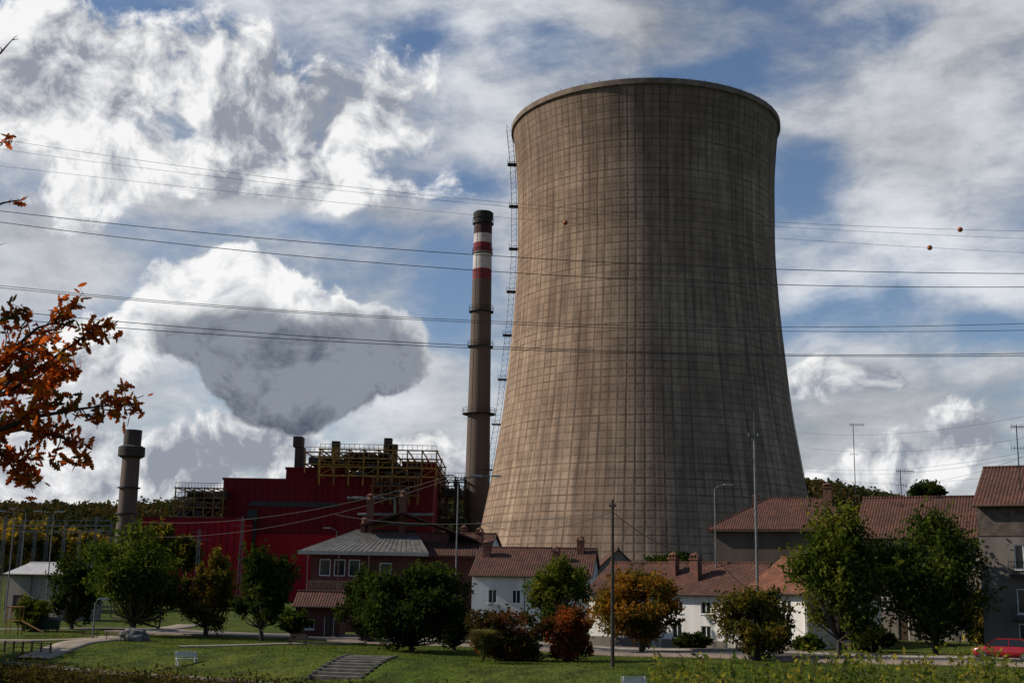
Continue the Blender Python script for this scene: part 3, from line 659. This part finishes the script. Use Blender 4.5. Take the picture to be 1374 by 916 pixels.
    for px,py in ((497,668),(541,664),(489,700)):
        p=S(px,py,Y+6)-Vector((a.x,Y,zb)); cb.box(p.x-.4,p.x+.4,5.6,6.4,ez,p.z-.4); cb.box(p.x-.52,p.x+.52,5.48,6.52,p.z-.4,p.z-.2); cb.lathe([(.35,p.z-.2),(.3,p.z+.2),(.5,p.z+.35),(.01,p.z+.6)],8,(p.x,6))
    cb.obj('chimney_stacks',BRICK,o)
chalet()
p0=(S(395,850,130).x,130.); p1=(S(455,850,130).x,130.)
house('garden_shed',p0,p1,5,zE(420,812,130)-h(*p0),1.2,WOODR,'x',[(1,.8,1,1,'w'),(3,.05,1,2,'d')],over=.5)
p0=(S(8,800,170).x,170.); p1=(S(82,800,168).x,168.)
house('white_shed',p0,p1,10,zE(40,770,170)-h(*p0),1.4,CREAM,'x',[(1,1,2.2,2.2,'d'),(4.3,1.6,1.5,1.,'w')],tile=mat('pale_roof_sheet',(.4,.4,.4),(.3,.3,.3),1,.6),over=.6)
# ---------------------------------------------------------------- trees
def tree(name,px,pyt,pyb,wpx,Y,fm,n=9000,leaf=.2,seed=1,depth=None,trunk=.22,K=34,bushy=False,top=0.0):
    rng=np.random.default_rng(seed); T=S(px,pyt,Y); B=S(px,pyb,Y); X=(T.x+B.x)/2; gz=h(X,Y)
    o=E(name,(X,Y,gz)); rx=wpx/2*Y/F; rz=(T.z-B.z)/2; cz=(T.z+B.z)/2-gz; ry=depth or rx*.9
    cl=[]
    while len(cl)<K:
        d=rng.normal(size=3); d/=np.linalg.norm(d); r=rng.uniform(.2,.86)**.6
        s=1.0-top*max(0,d[2])
        c=np.array([d[0]*rx*r*s,d[1]*ry*r*s,cz+d[2]*rz*r*.93]); cl.append((c,rng.uniform(.14,.36)))
    P=[]
    wts=np.array([c[1]**2 for c in cl]); wts/=wts.sum()
    for (c,rr),wt in zip(cl,wts):
        m=int(n*wt); d=rng.normal(size=(m,3)); d/=np.linalg.norm(d,axis=1)[:,None]; rad=rng.uniform(0,1,m)**.45
        q=c+d*rad[:,None]*np.array([rx,ry,rz*.8])*rr*1.15*rng.uniform(.85,1.25,(m,1)); P.append(q)
        for _ in range(8):
            dd=rng.normal(size=3); dd[2]=abs(dd[2])*.8+.1; dd/=np.linalg.norm(dd); L=np.linspace(.6,1.2+rng.uniform(.1,.75),10)
            P.append(c+dd*np.array([rx,ry,rz])*rr*L[:,None]+rng.normal(size=(10,3))*leaf*.5)
    P=np.concatenate(P); P=P[P[:,2]>.05]
    leafmesh('crown',P,leaf,fm,o,rng)
    tk=M(); bot=cz-rz
    tr=trunk; fork=np.array([rng.uniform(-.15,.15),0,max(.25 if bushy else .8,bot*.9+rz*.15)])
    tk.tube([(0,0,-.3),(fork[0]*.5,.05,fork[2]*.5),tuple(fork)],tr*1.25,tr*.85,9)
    for c,rr in cl:
        m_=fork*.45+c*.55+np.array([0,0,-.12*rz])+rng.normal(size=3)*.12*rx
        tk.tube([tuple(fork),tuple(m_),tuple(c)],tr*.42,tr*.07,5)
    tk.obj('trunk_and_limbs',BARK,o)
G1=foliage('green_leaves',[(.02,.042,.01),(.05,.08,.015),(.12,.145,.028)])
G2=foliage('bright_green_leaves',[(.03,.055,.011),(.075,.105,.016),(.18,.185,.033)])
G3=foliage('dark_green_leaves',[(.012,.026,.008),(.028,.046,.012),(.06,.08,.02)])
OL=foliage('olive_leaves',[(.03,.04,.011),(.085,.085,.018),(.22,.15,.03)])
OR=foliage('orange_leaves',[(.03,.045,.012),(.10,.095,.02),(.26,.11,.02),(.34,.18,.03)],.35)
RO=foliage('russet_leaves',[(.03,.03,.012),(.13,.05,.018),(.32,.07,.02)])
RB=foliage('red_brown_leaves',[(.025,.035,.012),(.055,.045,.018),(.16,.045,.02)])
YE=foliage('yellow_leaves',[(.10,.09,.015),(.25,.19,.03),(.36,.22,.03)])
tree('willow_tree',182,712,840,150,124,G1,15000,.2,1,K=46,trunk=.35)
tree('birch_tree',280,738,848,72,126,OL,7000,.18,2,top=.3)
tree('lime_tree',355,725,852,88,118,G3,8500,.2,3,top=.3,trunk=.2)
tree('small_tree',100,745,848,66,138,G3,5000,.2,4)
tree('small_tree',45,795,850,50,132,G2,3000,.18,5,bushy=True)
tree('shrub',487,762,864,64,122,G3,6000,.18,6,bushy=True,top=.5)
tree('shrub',395,815,852,40,124,G1,2500,.15,7,bushy=True)
tree('holly_tree',555,748,876,136,104,G3,17000,.17,8,bushy=True,K=52)
tree('round_tree',752,744,838,88,120,G2,9500,.17,9)
tree('autumn_bush',680,806,898,98,95,RB,9500,.14,10,bushy=True)
tree('russet_bush',763,810,894,74,96,RO,6500,.14,11,bushy=True)
tree('autumn_maple_tree',860,766,860,126,106,OR,10000,.16,12,K=42)
tree('dense_shrub',1012,781,888,104,94,OL,11000,.14,13,bushy=True,K=44)
tree('ash_tree',1122,684,872,138,98,G2,11500,.18,14,K=52,top=.5,trunk=.2,depth=3.2)
tree('ash_tree',1250,680,872,165,98,G1,13000,.18,15,K=56,top=.4,trunk=.22,depth=3.4)
tree('poplar_tree',1315,790,872,60,112,OL,3500,.18,16)
tree('garden_tree',445,735,800,36,170,OL,2000,.25,17)
tree('conifer_tree',1248,646,690,56,200,G3,3000,.35,18)
tree('laurel_tree',905,738,775,80,136,G3,4000,.2,19,bushy=True)
tree('garden_shrub',1172,840,878,60,104,G3,2500,.14,51,bushy=True)
tree('garden_shrub',1085,850,880,40,103,G1,1500,.13,52,bushy=True)
tree('garden_shrub',930,848,872,46,112,G3,1800,.14,53,bushy=True)
tree('garden_shrub',610,820,872,50,108,G3,2500,.14,54,bushy=True)
tree('offscreen_shade_tree',-120,730,885,150,104,G1,7000,.25,61,K=30,trunk=.3)  # both trees added out of view to cast shade on the lawn
tree('offscreen_shade_tree',-330,700,885,190,104,G1,7000,.28,62,K=30,trunk=.3)
for i,(px,pt,w_) in enumerate(((15,694,70),(60,704,70),(110,709,60),(215,704,60),(25,724,60),(250,716,50))):
    tree('yellow_poplar_tree',px,pt,770,w_,210+i*6,YE if i%2==0 else OL,2600,.38,30+i)
rng=np.random.default_rng(5); pts=[]
for i in range(5200):
    az=rng.uniform(-.44,-.0) if i%2 else rng.uniform(.21,.44); Y=rng.uniform(420,1080) if i%3 else rng.uniform(800,1060)
    X=Y*math.tan(az); 
    z=h(X,Y); H_=rng.uniform(4,8.5)
    m=26; d=rng.normal(size=(m,3))*np.array([H_*.27,H_*.27,H_*.25]); d[:,2]+=H_*.5
    pts.append(d+np.array([X,Y,z]))
leafmesh('distant_forest',np.concatenate(pts),1.25,foliage('forest_foliage',[(.018,.028,.014),(.035,.04,.016),(.085,.055,.02),(.03,.045,.02)],.02,.15,.9),None,rng,.8)
def oak():
    rng=np.random.default_rng(11); Y=8.; tx=-5.6; o=E('oak_tree',(tx,Y,h(tx,Y))); gz=h(tx,Y); br=M(); L=[]
    def W(px,py,dy=0): p=S(px,py,Y+dy); return Vector((p.x-tx,p.y-Y,p.z-gz))
    br.tube([(0,0,-.3),(.1,.05,2),(.02,.1,4),(.15,0,6.5)],.22,.13,12)
    limbs=[[W(-230,640),W(-60,560,.3),W(20,520,.1),W(85,470),W(135,438,-.2)],[W(-230,660),W(-60,600,-.2),W(40,560,-.1),W(110,548),W(160,542)],
           [W(-230,600),W(-50,510,.2),W(10,475),W(50,440),W(75,432)],[W(-230,690),W(-70,640,.1),W(-15,605),W(15,615),W(28,625)],[W(-230,650),W(-40,560,-.4),W(15,510,-.3),W(50,480,-.3)],
           [W(-230,670),W(-50,590,.3),W(30,575,.2),W(75,585),W(100,592)],[W(-230,650),W(-60,560,.2),W(0,530,.4),W(50,520,.4),W(95,505,.3)]]
    top=[[W(-230,330),W(-60,250),W(-20,215),W(6,190)],[W(-230,330),W(-40,290),W(5,272),W(30,268)],[W(-230,150),W(-40,95),W(0,72),W(16,54)],[W(-230,420),W(-60,370),W(-25,345),W(-6,325)]]
    def grow(p,d,len_,lvl,dens):
        n=5; q=p
        for i in range(n):
            d2=(d+Vector(rng.normal(size=3))*.22).normalized(); q2=q+d2*len_/n; r=(.0050-.0014*lvl)*(1-i/n*.5); br.cyl(q,q2,max(.0014,r),max(.001,r*.85),5,False)
            if rng.random()<dens:
                for _ in range(rng.integers(1,4)): L.append(q2+Vector(rng.normal(size=3))*.024)
            if lvl<1 and rng.random()<.4: grow(q2,(d2+Vector(rng.normal(size=3))*.6).normalized(),len_*.55,lvl+1,dens)
            q=q2; d=d2
    NL=len(limbs)
    for li,(lst,dens) in enumerate([(l,.74) for l in limbs]+[(l,.10) for l in top]):
        lst=[Vector((0.05,0,lst[0].z-.2))]+lst
        br.tube(lst,.03 if li<NL else .018,.003,6)
        for i in range(2,len(lst)-1):
            for k in range(4 if li<NL else 1):
                t=rng.random(); p=lst[i].lerp(lst[i+1],t); d=(lst[i+1]-lst[i]).normalized()
                grow(p,(d*.8+Vector(rng.normal(size=3))*.6).normalized(),.19 if li<NL else .08,0 if li<NL else 1,dens)
        for _ in range(2): grow(lst[-1],(lst[-1]-lst[-2]).normalized(),.10 if li<NL else .05,1,.7 if li<=NL else .1)
    br.obj('trunk_and_branches',BARK,o,True)
    shape=[(-1,0),(-.7,-.12),(-.5,-.38),(-.35,-.2),(-.05,-.5),(.1,-.26),(.4,-.46),(.55,-.2),(.85,-.25),(1,0),(.85,.25),(.55,.2),(.4,.46),(.1,.26),(-.05,.5),(-.35,.2),(-.5,.38),(-.7,.12)]
    leafmesh('leaves',[tuple(v) for v in L],.039,foliage('oak_autumn_leaves',[(.07,.06,.014),(.24,.06,.016),(.42,.09,.02),(.15,.025,.012),(.36,.16,.03)],3.,.45,.85),o,rng,shape=shape)
oak()
def shoots():
    rng=np.random.default_rng(21); o=E('riverbank_shrub',(4,15,0)); br=M(); L=[]
    for i in range(210):
        px=rng.uniform(870,1420); base=893-14*math.exp(-((px-1130)/50)**2)-22*math.exp(-((px-1290)/60)**2)
        py=rng.normal(base,11); Y=rng.uniform(12,19)
        tp=S(px,max(838,py),Y)-Vector((4,15,0)); bs=tp+Vector((rng.uniform(-.5,.5),rng.uniform(-.4,.4),-2.6)); mid=(tp+bs)/2+Vector((rng.uniform(-.15,.15),0,.3))
        bs.z=min(bs.z,h(bs.x+4,bs.y+15)-.1) 
        br.tube([bs,mid,tp],.010,.002,4)
        for k in range(34):
            t=rng.random()**.8*.7; p=tp.lerp(mid,t); L.append(p+Vector(rng.normal(size=3))*(.03+.10*t))
    br.obj('stems',BARK,o); leafmesh('leaves',[tuple(v) for v in L],.040,foliage('shrub_leaves',[(.03,.05,.012),(.09,.12,.022),(.26,.22,.04)],2.,.45,.9),o,rng,.42)
shoots()
rng=np.random.default_rng(8); P=[]
for i in range(420):
    x=rng.uniform(-50,2); y=yw(x)-rng.uniform(.6,4.5); m=80; d=rng.normal(size=(m,3))*np.array([.7,.5,.5]); P.append(d+np.array([x,y,-2.3+rng.uniform(-.3,.6)]))
leafmesh('riverbank_brush',np.concatenate(P),.15,foliage('brush_leaves',[(.02,.025,.01),(.06,.055,.02),(.12,.09,.035)],.4),None,rng,.4)
def pampas():
    rng=np.random.default_rng(3); p=S(648,896,90); gz=h(p.x,90); o=E('pampas_grass',(p.x,90,gz)); q=M()
    for i in range(1100):
        a=rng.uniform(0,6.28); L=rng.uniform(1.6,2.9); s=rng.uniform(.3,1.6); w=.03
        pts=[(math.cos(a)*s*t**1.4,math.sin(a)*s*t**1.4,L*math.sin(t*1.9)*.85) for t in (0.03,.35,.7,1)]
        tx,ty=-math.sin(a)*w,math.cos(a)*w
        for k in range(3):
            u,v=pts[k],pts[k+1]; q.quad((u[0]-tx,u[1]-ty,u[2]),(u[0]+tx,u[1]+ty,u[2]),(v[0]+tx*.6,v[1]+ty*.6,v[2]),(v[0]-tx*.6,v[1]-ty*.6,v[2]))
    q.obj('blades',foliage('pampas_blades',[(.06,.07,.02),(.14,.14,.045),(.24,.2,.08)],1),o)
pampas()
rng=np.random.default_rng(9); n=50000; X=rng.uniform(-46,50,n); s_=rng.uniform(.3,40,n)
V=np.empty((n,3,3)); 
for i in range(n):
    x=X[i]; y=yw(x)+s_[i]; z=h(x,y); a=rng.uniform(0,6.28); w=.05; hh=rng.uniform(.03,.12); dx,dy=math.cos(a)*w,math.sin(a)*w
    V[i,0]=(x-dx,y-dy,z-.02); V[i,1]=(x+dx,y+dy,z-.02); V[i,2]=(x+rng.normal()*.05,y+rng.normal()*.05,z+hh)
me=bpy.data.meshes.new('lawn_grass'); me.vertices.add(n*3); me.vertices.foreach_set('co',V.reshape(-1)); me.loops.add(n*3); me.loops.foreach_set('vertex_index',np.arange(n*3,dtype=np.int32)); me.polygons.add(n); me.polygons.foreach_set('loop_start',np.arange(0,n*3,3,dtype=np.int32)); me.update(calc_edges=True)
me.materials.append(foliage('grass_blades',[(.04,.08,.012),(.09,.13,.02),(.17,.18,.04)],.3,.38,.65)); scene.collection.objects.link(bpy.data.objects.new('lawn_grass',me))
# ---------------------------------------------------------------- power lines
def wire(o,a,b,c,Y,r,name):
    """catenary through three surveyed points, spans between pylons outside the view"""
    A_=S(a[0],a[1],Y[0]); B_=S(b[0],b[1],(Y[0]+Y[1])/2); C_=S(c[0],c[1],Y[1])
    x0,x1,x2=A_.x,B_.x,C_.x
    co=np.polyfit([x0,x1,x2],[A_.z,B_.z,C_.z],2); cy=np.polyfit([x0,x2],[A_.y,C_.y],1)
    q=M(); xs_=np.linspace(x0-25,x2+25,60); q.tube([(x,np.polyval(cy,x),np.polyval(co,x)) for x in xs_],r,r,5); q.obj(name,WIRE,o)
    return lambda x:(x,np.polyval(cy,x),np.polyval(co,x))
pw=E('power_lines',(0,0,0))
lines=[((0,283),(690,345),(1374,367)),((0,298),(690,366),(1374,385)),((0,383),(690,432),(1374,434)),((0,386),(690,435),(1374,443)),((0,416),(690,466),(1374,474)),((0,427),(690,469),(1374,477))]
for i,l in enumerate(lines): wire(pw,*l,(165+i,165+i),.05 if i not in (2,3) else .04,'conductor_%d'%i)
f1=wire(pw,(20,190),(690,273),(1374,310),(175,175),.025,'earth_wire_1'); f2=wire(pw,(20,203),(690,278),(1374,320),(176,176),.022,'earth_wire_2'); f3=wire(pw,(20,225),(690,293),(1374,339),(177,177),.022,'earth_wire_3')
OB=mat('orange_marker_ball',(.3,.09,.02),(.22,.06,.02),2,.6)
for px,py,f in ((1285,308,f1),(1251,338,f3),(759,309,f3)):
    p=S(px,py,176); 
    c=f(p.x); q=M(); q.lathe([(.001,-.38)]+[(.38*math.cos(a),.38*math.sin(a)) for a in np.linspace(-1.4,1.4,10)]+[(.001,.38)],16)
    b=q.obj('marker_ball_%d'%px,OB,pw,True); b.location=(c[0],c[1],c[2])
# ---------------------------------------------------------------- poles, lamps, antennas
def pole(name,px,pyt,Y,r,mt,gz=None):
    p=S(px,pyt,Y); g0=h(p.x,Y); o=E(name,(p.x,Y,g0)); H=p.z-g0; q=M(); q.cyl((0,0,-.5),(0,0,H),r*1.2,r*.8,10); q.obj('pole',mt,o); return o,H,p
o,H,p=pole('utility_pole',822,670,88,.12,mat('weathered_wood_pole',(.05,.038,.03),(.03,.024,.02),4,.95)); q=M(); q.box(-.25,.25,-.06,.06,H-.5,H-.40)
for x in (-.2,.2): q.cyl((x,0,H-.40),(x,0,H-.25),.04,.03,6)
q.obj('crossarm',DARK,o)
sw=E('service_wires'); 
def sag(a,b,s,r=.02,n=16):
    q=M(); pts=[]
    for i in range(n+1):
        t=i/n; v=a.lerp(b,t); v=Vector(v); v.z-=4*s*t*(1-t); pts.append(v)
    q.tube(pts,r,r,4); q.obj('wire',WIRE,sw)
top=S(822,686,88)
sag(top,S(640,700,140),1.2,.03); sag(top,S(970,735,130),1.5,.03); sag(top,S(450,690,150),1.0,.025)
for a_,b_ in (((1075,580),(1374,552)),((1078,600),(1374,582)),((1080,627),(1374,600)),((1085,632),(1374,606)),((1090,640),(1374,628)),((1180,650),(1374,600))):
    sag(S(a_[0],a_[1],150),S(b_[0]+30,b_[1],105),1.0,.014)
sag(S(200,720,200),S(610,640,150),2,.025); sag(S(190,700,200),S(610,636,150),2,.025)
o,H,p=pole('floodlight_mast',1012,585,108,.12,STEEL); q=M()
q.box(-.5,.5,-.04,.04,H-.1,H-.02); 
for x in (-.4,.4): q.box(x-.14,x+.14,-.3,.02,H-.02,H+.24)
q.cyl((0,0,H),(0,0,H+2.2),.03,.02,6); q.box(-.4,.4,-.04,.04,H-2.1,H-2.03); q.box(-.3,.3,-.04,.04,H-1.2,H-1.13); q.obj('floodlights',STEEL,o)
def lamp(px,pyt,Y,arms,name='street_lamp'):
    o,H,p=pole(name,px,pyt,Y,.075,STEEL); q=M(); hd=M()
    for d,L in arms:
        q.tube([(0,0,H-.1),(d*L*.4,0,H+.25),(d*L,0,H+.35)],.045,.04,6)
        hd.slab([(d*L-.05*d,-.16,H+.46),(d*(L+.9),-.13,H+.46),(d*(L+.9),.13,H+.46),(d*L-.05*d,.16,H+.46)],.14)
    q.obj('arms',STEEL,o); hd.obj('lamp_heads',mat('lamp_head_grey',(.35,.35,.35),(.28,.28,.28),2,.5),o)
lamp(615,643,118,[(1,3.2),(1,1.4),(-1,.5)]); lamp(959,655,120,[(1,.9)]); lamp(72,690,160,[(-1,1.6),(1,.3)]); lamp(35,686,185,[(-1,1.6)]); lamp(20,690,150,[(-1,1.2)])
lamp(452,712,170,[(-1,.9)]); lamp(128,808,118,[(1,.4)])
def antenna(px,pyt,pyb,Y,seed):
    a=S(px,pyt,Y); b=S(px,pyb,Y); o=E('tv_antenna',tuple(b)); H=a.z-b.z; q=M(); q.cyl((0,0,-1.2),(0,0,H),.05,.04,6)
    L=1.3; z=H-.15; q.cyl((-L*.3,0,z),(L,0,z+.05),.03,.03,4)
    for i in range(9):
        x=-L*.3+L*1.3*i/8; q.cyl((x,-.35,z),(x,.35,z),.018,.018,4); q.cyl((x,0,z-.22),(x,0,z+.22),.018,.018,4)
    q.cyl((-.5,0,H*.55),(.5,0,H*.55),.025,.025,4)
    for i in range(5): x=-.5+i*.25; q.cyl((x,0,H*.55-.2),(x,0,H*.55+.2),.018,.018,4)
    q.obj('mast_and_elements',DARK,o)
antenna(1148,568,660,150,1); antenna(1210,630,676,124,2); antenna(1368,570,640,100,3)
def gantry():
    o=E('substation_gantry',(0,0,0)); q=M()
    for i,px in enumerate((8,30,48,66,88,108,130,150,268,326)):
        Y=190+7*(i%4); a=S(px,692+(i%3)*9,Y); g0=h(a.x,Y)
        for dx in (-.35,.35):
            for dy in (-.35,.35): q.beam((a.x+dx,Y+dy,g0-.3),(a.x+dx*.3,Y+dy*.3,a.z),.06)
        z=g0
        while z<a.z-1:
            q.beam((a.x-.33,Y-.33,z),(a.x+.33,Y-.33,z+1),.035); q.beam((a.x+.33,Y-.33,z+1),(a.x-.33,Y-.33,z+1),.035); z+=1
        q.beam((a.x-1.6,Y,a.z-1.5),(a.x+1.6,Y,a.z-1.5),.06); q.beam((a.x-1.1,Y,a.z-.4),(a.x+1.1,Y,a.z-.4),.05)
    for y,py in ((190,705),(204,712)):
        a=S(5,py,y); b=S(150,py,y); q.beam(a,b,.12); q.beam(a+Vector((0,0,.8)),b+Vector((0,0,.8)),.08)
    q.obj('lattice_masts',STEEL,o)
gantry()
# ---------------------------------------------------------------- street furniture
PALE=mat('pale_stone',(.5,.5,.48),(.36,.36,.34),2,.8)
def bench(px,Y,mt,rz=0,name='park_bench'):
    p=S(px,880,Y); g0=h(p.x,Y); o=E(name,(p.x,Y,g0),rz); q=M()
    for i in range(4): q.box(-.85,.85,-.25+i*.13,-.14+i*.13,.42,.46)
    q.obj('seat',mt,o); q=M()
    for i in range(3): q.slab([(-.85,.3+i*.03,.68+i*.14),(.85,.3+i*.03,.68+i*.14),(.85,.34+i*.03,.68+i*.14),(-.85,.34+i*.03,.68+i*.14)],.11)
    q.obj('backrest',mt,o); q=M()
    for x in (-.7,.7): q.box(x-.04,x+.04,-.22,-.14,-.1,.42); q.box(x-.04,x+.04,.26,.34,-.1,.96); q.box(x-.035,x+.035,-.14,.26,.36,.418)
    q.obj('legs',mt if mt==PALE else DARK,o)
bench(251,98,PALE,.5); bench(398,112,BROWN,-.2); bench(854,77.5,PALE,.3); bench(500,112,BROWN,.1)
def picnic(px,py,Y):
    p=S(px,py,Y); o=E('picnic_table',(p.x,Y,h(p.x,Y)),.3); q=M(); q.box(-.9,.9,-.4,.4,.72,.77); q.box(-.9,.9,-.85,-.6,.43,.47); q.box(-.9,.9,.6,.85,.43,.47); q.obj('table_top_and_seats',BROWN,o); q=M()
    for x in (-.65,.65): q.beam((x,-.75,-.05),(x,-.2,.72),.05); q.beam((x,.75,-.05),(x,.2,.72),.05); q.beam((x,-.8,.4),(x,.8,.4),.04)
    q.obj('legs',BROWN,o)
picnic(152,866,116); picnic(120,862,121)
def bins():
    for i,px in enumerate((37,53,69)):
        Y=132; p=S(px,858,Y); o=E('waste_container',(p.x,Y,h(p.x,Y)+.02),.1); q=M(); q.v=[(-.6,-.45,.18),(.6,-.45,.18),(.6,.45,.18),(-.6,.45,.18),(-.7,-.55,1.15),(.7,-.55,1.15),(.7,.55,1.15),(-.7,.55,1.15)]
        q.f=[(0,3,2,1),(0,1,5,4),(1,2,6,5),(2,3,7,6),(3,0,4,7),(4,5,6,7)]; q.obj('body',mat('container_green',(.02,.045,.03),(.015,.03,.02),2,.5),o)
        q=M(); q.slab([(-.72,-.6,1.2),(.72,-.6,1.2),(.72,0,1.45),(-.72,0,1.45)],.06); q.slab([(-.72,0,1.45),(.72,0,1.45),(.72,.6,1.3),(-.72,.6,1.3)],.06); q.obj('lid',DARK,o); q=M()
        for x in (-.5,.5):
            for y in (-.35,.35): q.cyl((x-.04,y,.09),(x+.04,y,.09),.09,.09,10)
        q.obj('wheels',DARK,o)
bins()
def boulder():
    p=S(180,868,114); import bmesh
    me=bpy.data.meshes.new('boulder'); bm=bmesh.new(); bmesh.ops.create_icosphere(bm,subdivisions=4,radius=1)
    from mathutils import noise
    for v in bm.verts:
        n_=noise.fractal(v.co*1.3,1,2,4); v.co*=1+.28*n_; v.co.x*=1.4; v.co.y*=.9; v.co.z*=.75
    bm.to_mesh(me); bm.free(); me.materials.append(mat('granite',(.15,.145,.13),(.07,.07,.065),2,.9,.5)); o=bpy.data.objects.new('boulder',me); o.location=(p.x,114,h(p.x,114)+.35); scene.collection.objects.link(o)
boulder()
def slide():
    p=S(18,850,124); o=E('playground_slide',(p.x,124,h(p.x,124))); q=M()
    for x in (-.6,.6):
        for y in (-.5,.5): q.cyl((x,y,-.1),(x,y,2.6),.06,.06,8)
    q.box(-.65,.65,-.55,.55,1.3,1.38); q.obj('frame',YEL,o); q=M(); q.slab([(.65,-.3,1.38),(.65,.3,1.38),(3.0,.3,.25),(3.0,-.3,.25)],.05); q.box(-.7,.7,-.6,.6,2.6,2.7); q.obj('slide_and_roof',mat('slide_plastic',(.4,.16,.02),(.35,.13,.02),2,.5),o)
slide()
q=M(); fo=E('wooden_fence',(-42,108.5,0)); 
for i in range(9):
    x=-4+i*1.0; X_=-42+x; Y_=108.5-.6*x; z=h(X_,Y_); q.box(x-.06,x+.06,-.6*x-.06,-.6*x+.06,z-.2,z+.95)
    if i<8:
        for zz in (.45,.85): q.beam((x,-.6*x,z+zz),(x+1,-.6*(x+1),h(X_+1,Y_-.6)+zz),.05)
q.obj('posts_and_rails',BROWN,fo)
# ---------------------------------------------------------------- cars
def car(loc,rz,c,name='parked_car'):
    o=E(name,loc,rz)
    st=[(-2.05,.42,.70,.62),(-1.95,.30,.80,.74),(-1.5,.24,.90,.82),(-.9,.22,.96,.85),(0,.22,.97,.86),(.9,.22,.98,.86),(1.6,.24,.97,.84),(1.95,.30,.9,.78),(2.05,.42,.75,.68)]
    q=M()
    for x,z0,z1,w in st:
        for a,b in ((-w*.9,z0),(-w,(z0*.6+z1*.4)),(-w*.97,z1-.08),(-w*.86,z1),(w*.86,z1),(w*.97,z1-.08),(w,(z0*.6+z1*.4)),(w*.9,z0)): q.v.append((x,a,b))
    for i in range(len(st)-1):
        for k in range(8): j=(k+1)%8; q.f.append((i*8+k,i*8+j,(i+1)*8+j,(i+1)*8+k))
    q.f.append(tuple(range(8))); q.f.append(tuple(reversed(range(64,72))))
    m_,t,b=newmat('car_paint'); b.inputs['Base Color'].default_value=c+(1,); b.inputs['Roughness'].default_value=.25; b.inputs['Coat Weight'].default_value=.6
    q.obj('body',m_,o,True)
    def cab(name,x0,x1,x2,x3,z0,z1,w0,w1,mt):
        q=M(); q.v=[(x0,-w0,z0),(x3,-w0,z0),(x3,w0,z0),(x0,w0,z0),(x1,-w1,z1),(x2,-w1,z1),(x2,w1,z1),(x1,w1,z1)]
        q.f=[(0,1,5,4),(1,2,6,5),(2,3,7,6),(3,0,4,7),(4,5,6,7)]; return q.obj(name,mt,o)
    cab('glasshouse',-1.15,-.45,1.15,1.75,.95,1.40,.78,.62,GL)
    q=M(); q.slab([(-.5,-.64,1.45),(1.2,-.64,1.45),(1.2,.64,1.45),(-.5,.64,1.45)],.055)
    for s in (-1,1):
        for (xa,xb) in ((-1.17,-.48),(.35,.33),(1.78,1.18)): q.beam((xa,s*.79,.95),(xb,s*.635,1.42),.04)
    q.obj('roof_and_pillars',m_,o)
    q=M(); r_=M()
    for x in (-1.3,1.3):
        for s in (-1,1): q.cyl((x,s*.70,.31),(x,s*.88,.31),.31,.31,22); r_.cyl((x,s*.88,.31),(x,s*.895,.31),.19,.17,14)
    q.obj('tyres',DARK,o); r_.obj('hubcaps',STEEL,o)
    q=M(); q.box(-2.07,-1.98,-.6,-.35,.62,.74); q.box(-2.07,-1.98,.35,.6,.62,.74); q.obj('headlights',GL,o); q=M(); q.box(1.98,2.08,-.66,-.45,.66,.85); q.box(1.98,2.08,.45,.66,.66,.85); q.obj('tail_lights',mat('tail_light_red',(.4,.01,.01),(.3,.01,.01),2,.3),o)
def roadz(x,y): return max(h(x+a,y+b) for a in (-2,0,2) for b in (-2,0,2))+.07
x_=S(1358,885,84).x; car((x_,85,roadz(x_,85)),math.radians(-30),(.28,.010,.012))
x_=S(650,845,128).x; car((x_,124.5,roadz(x_,124.5)),math.radians(-33),(.05,.055,.06))
print('done')
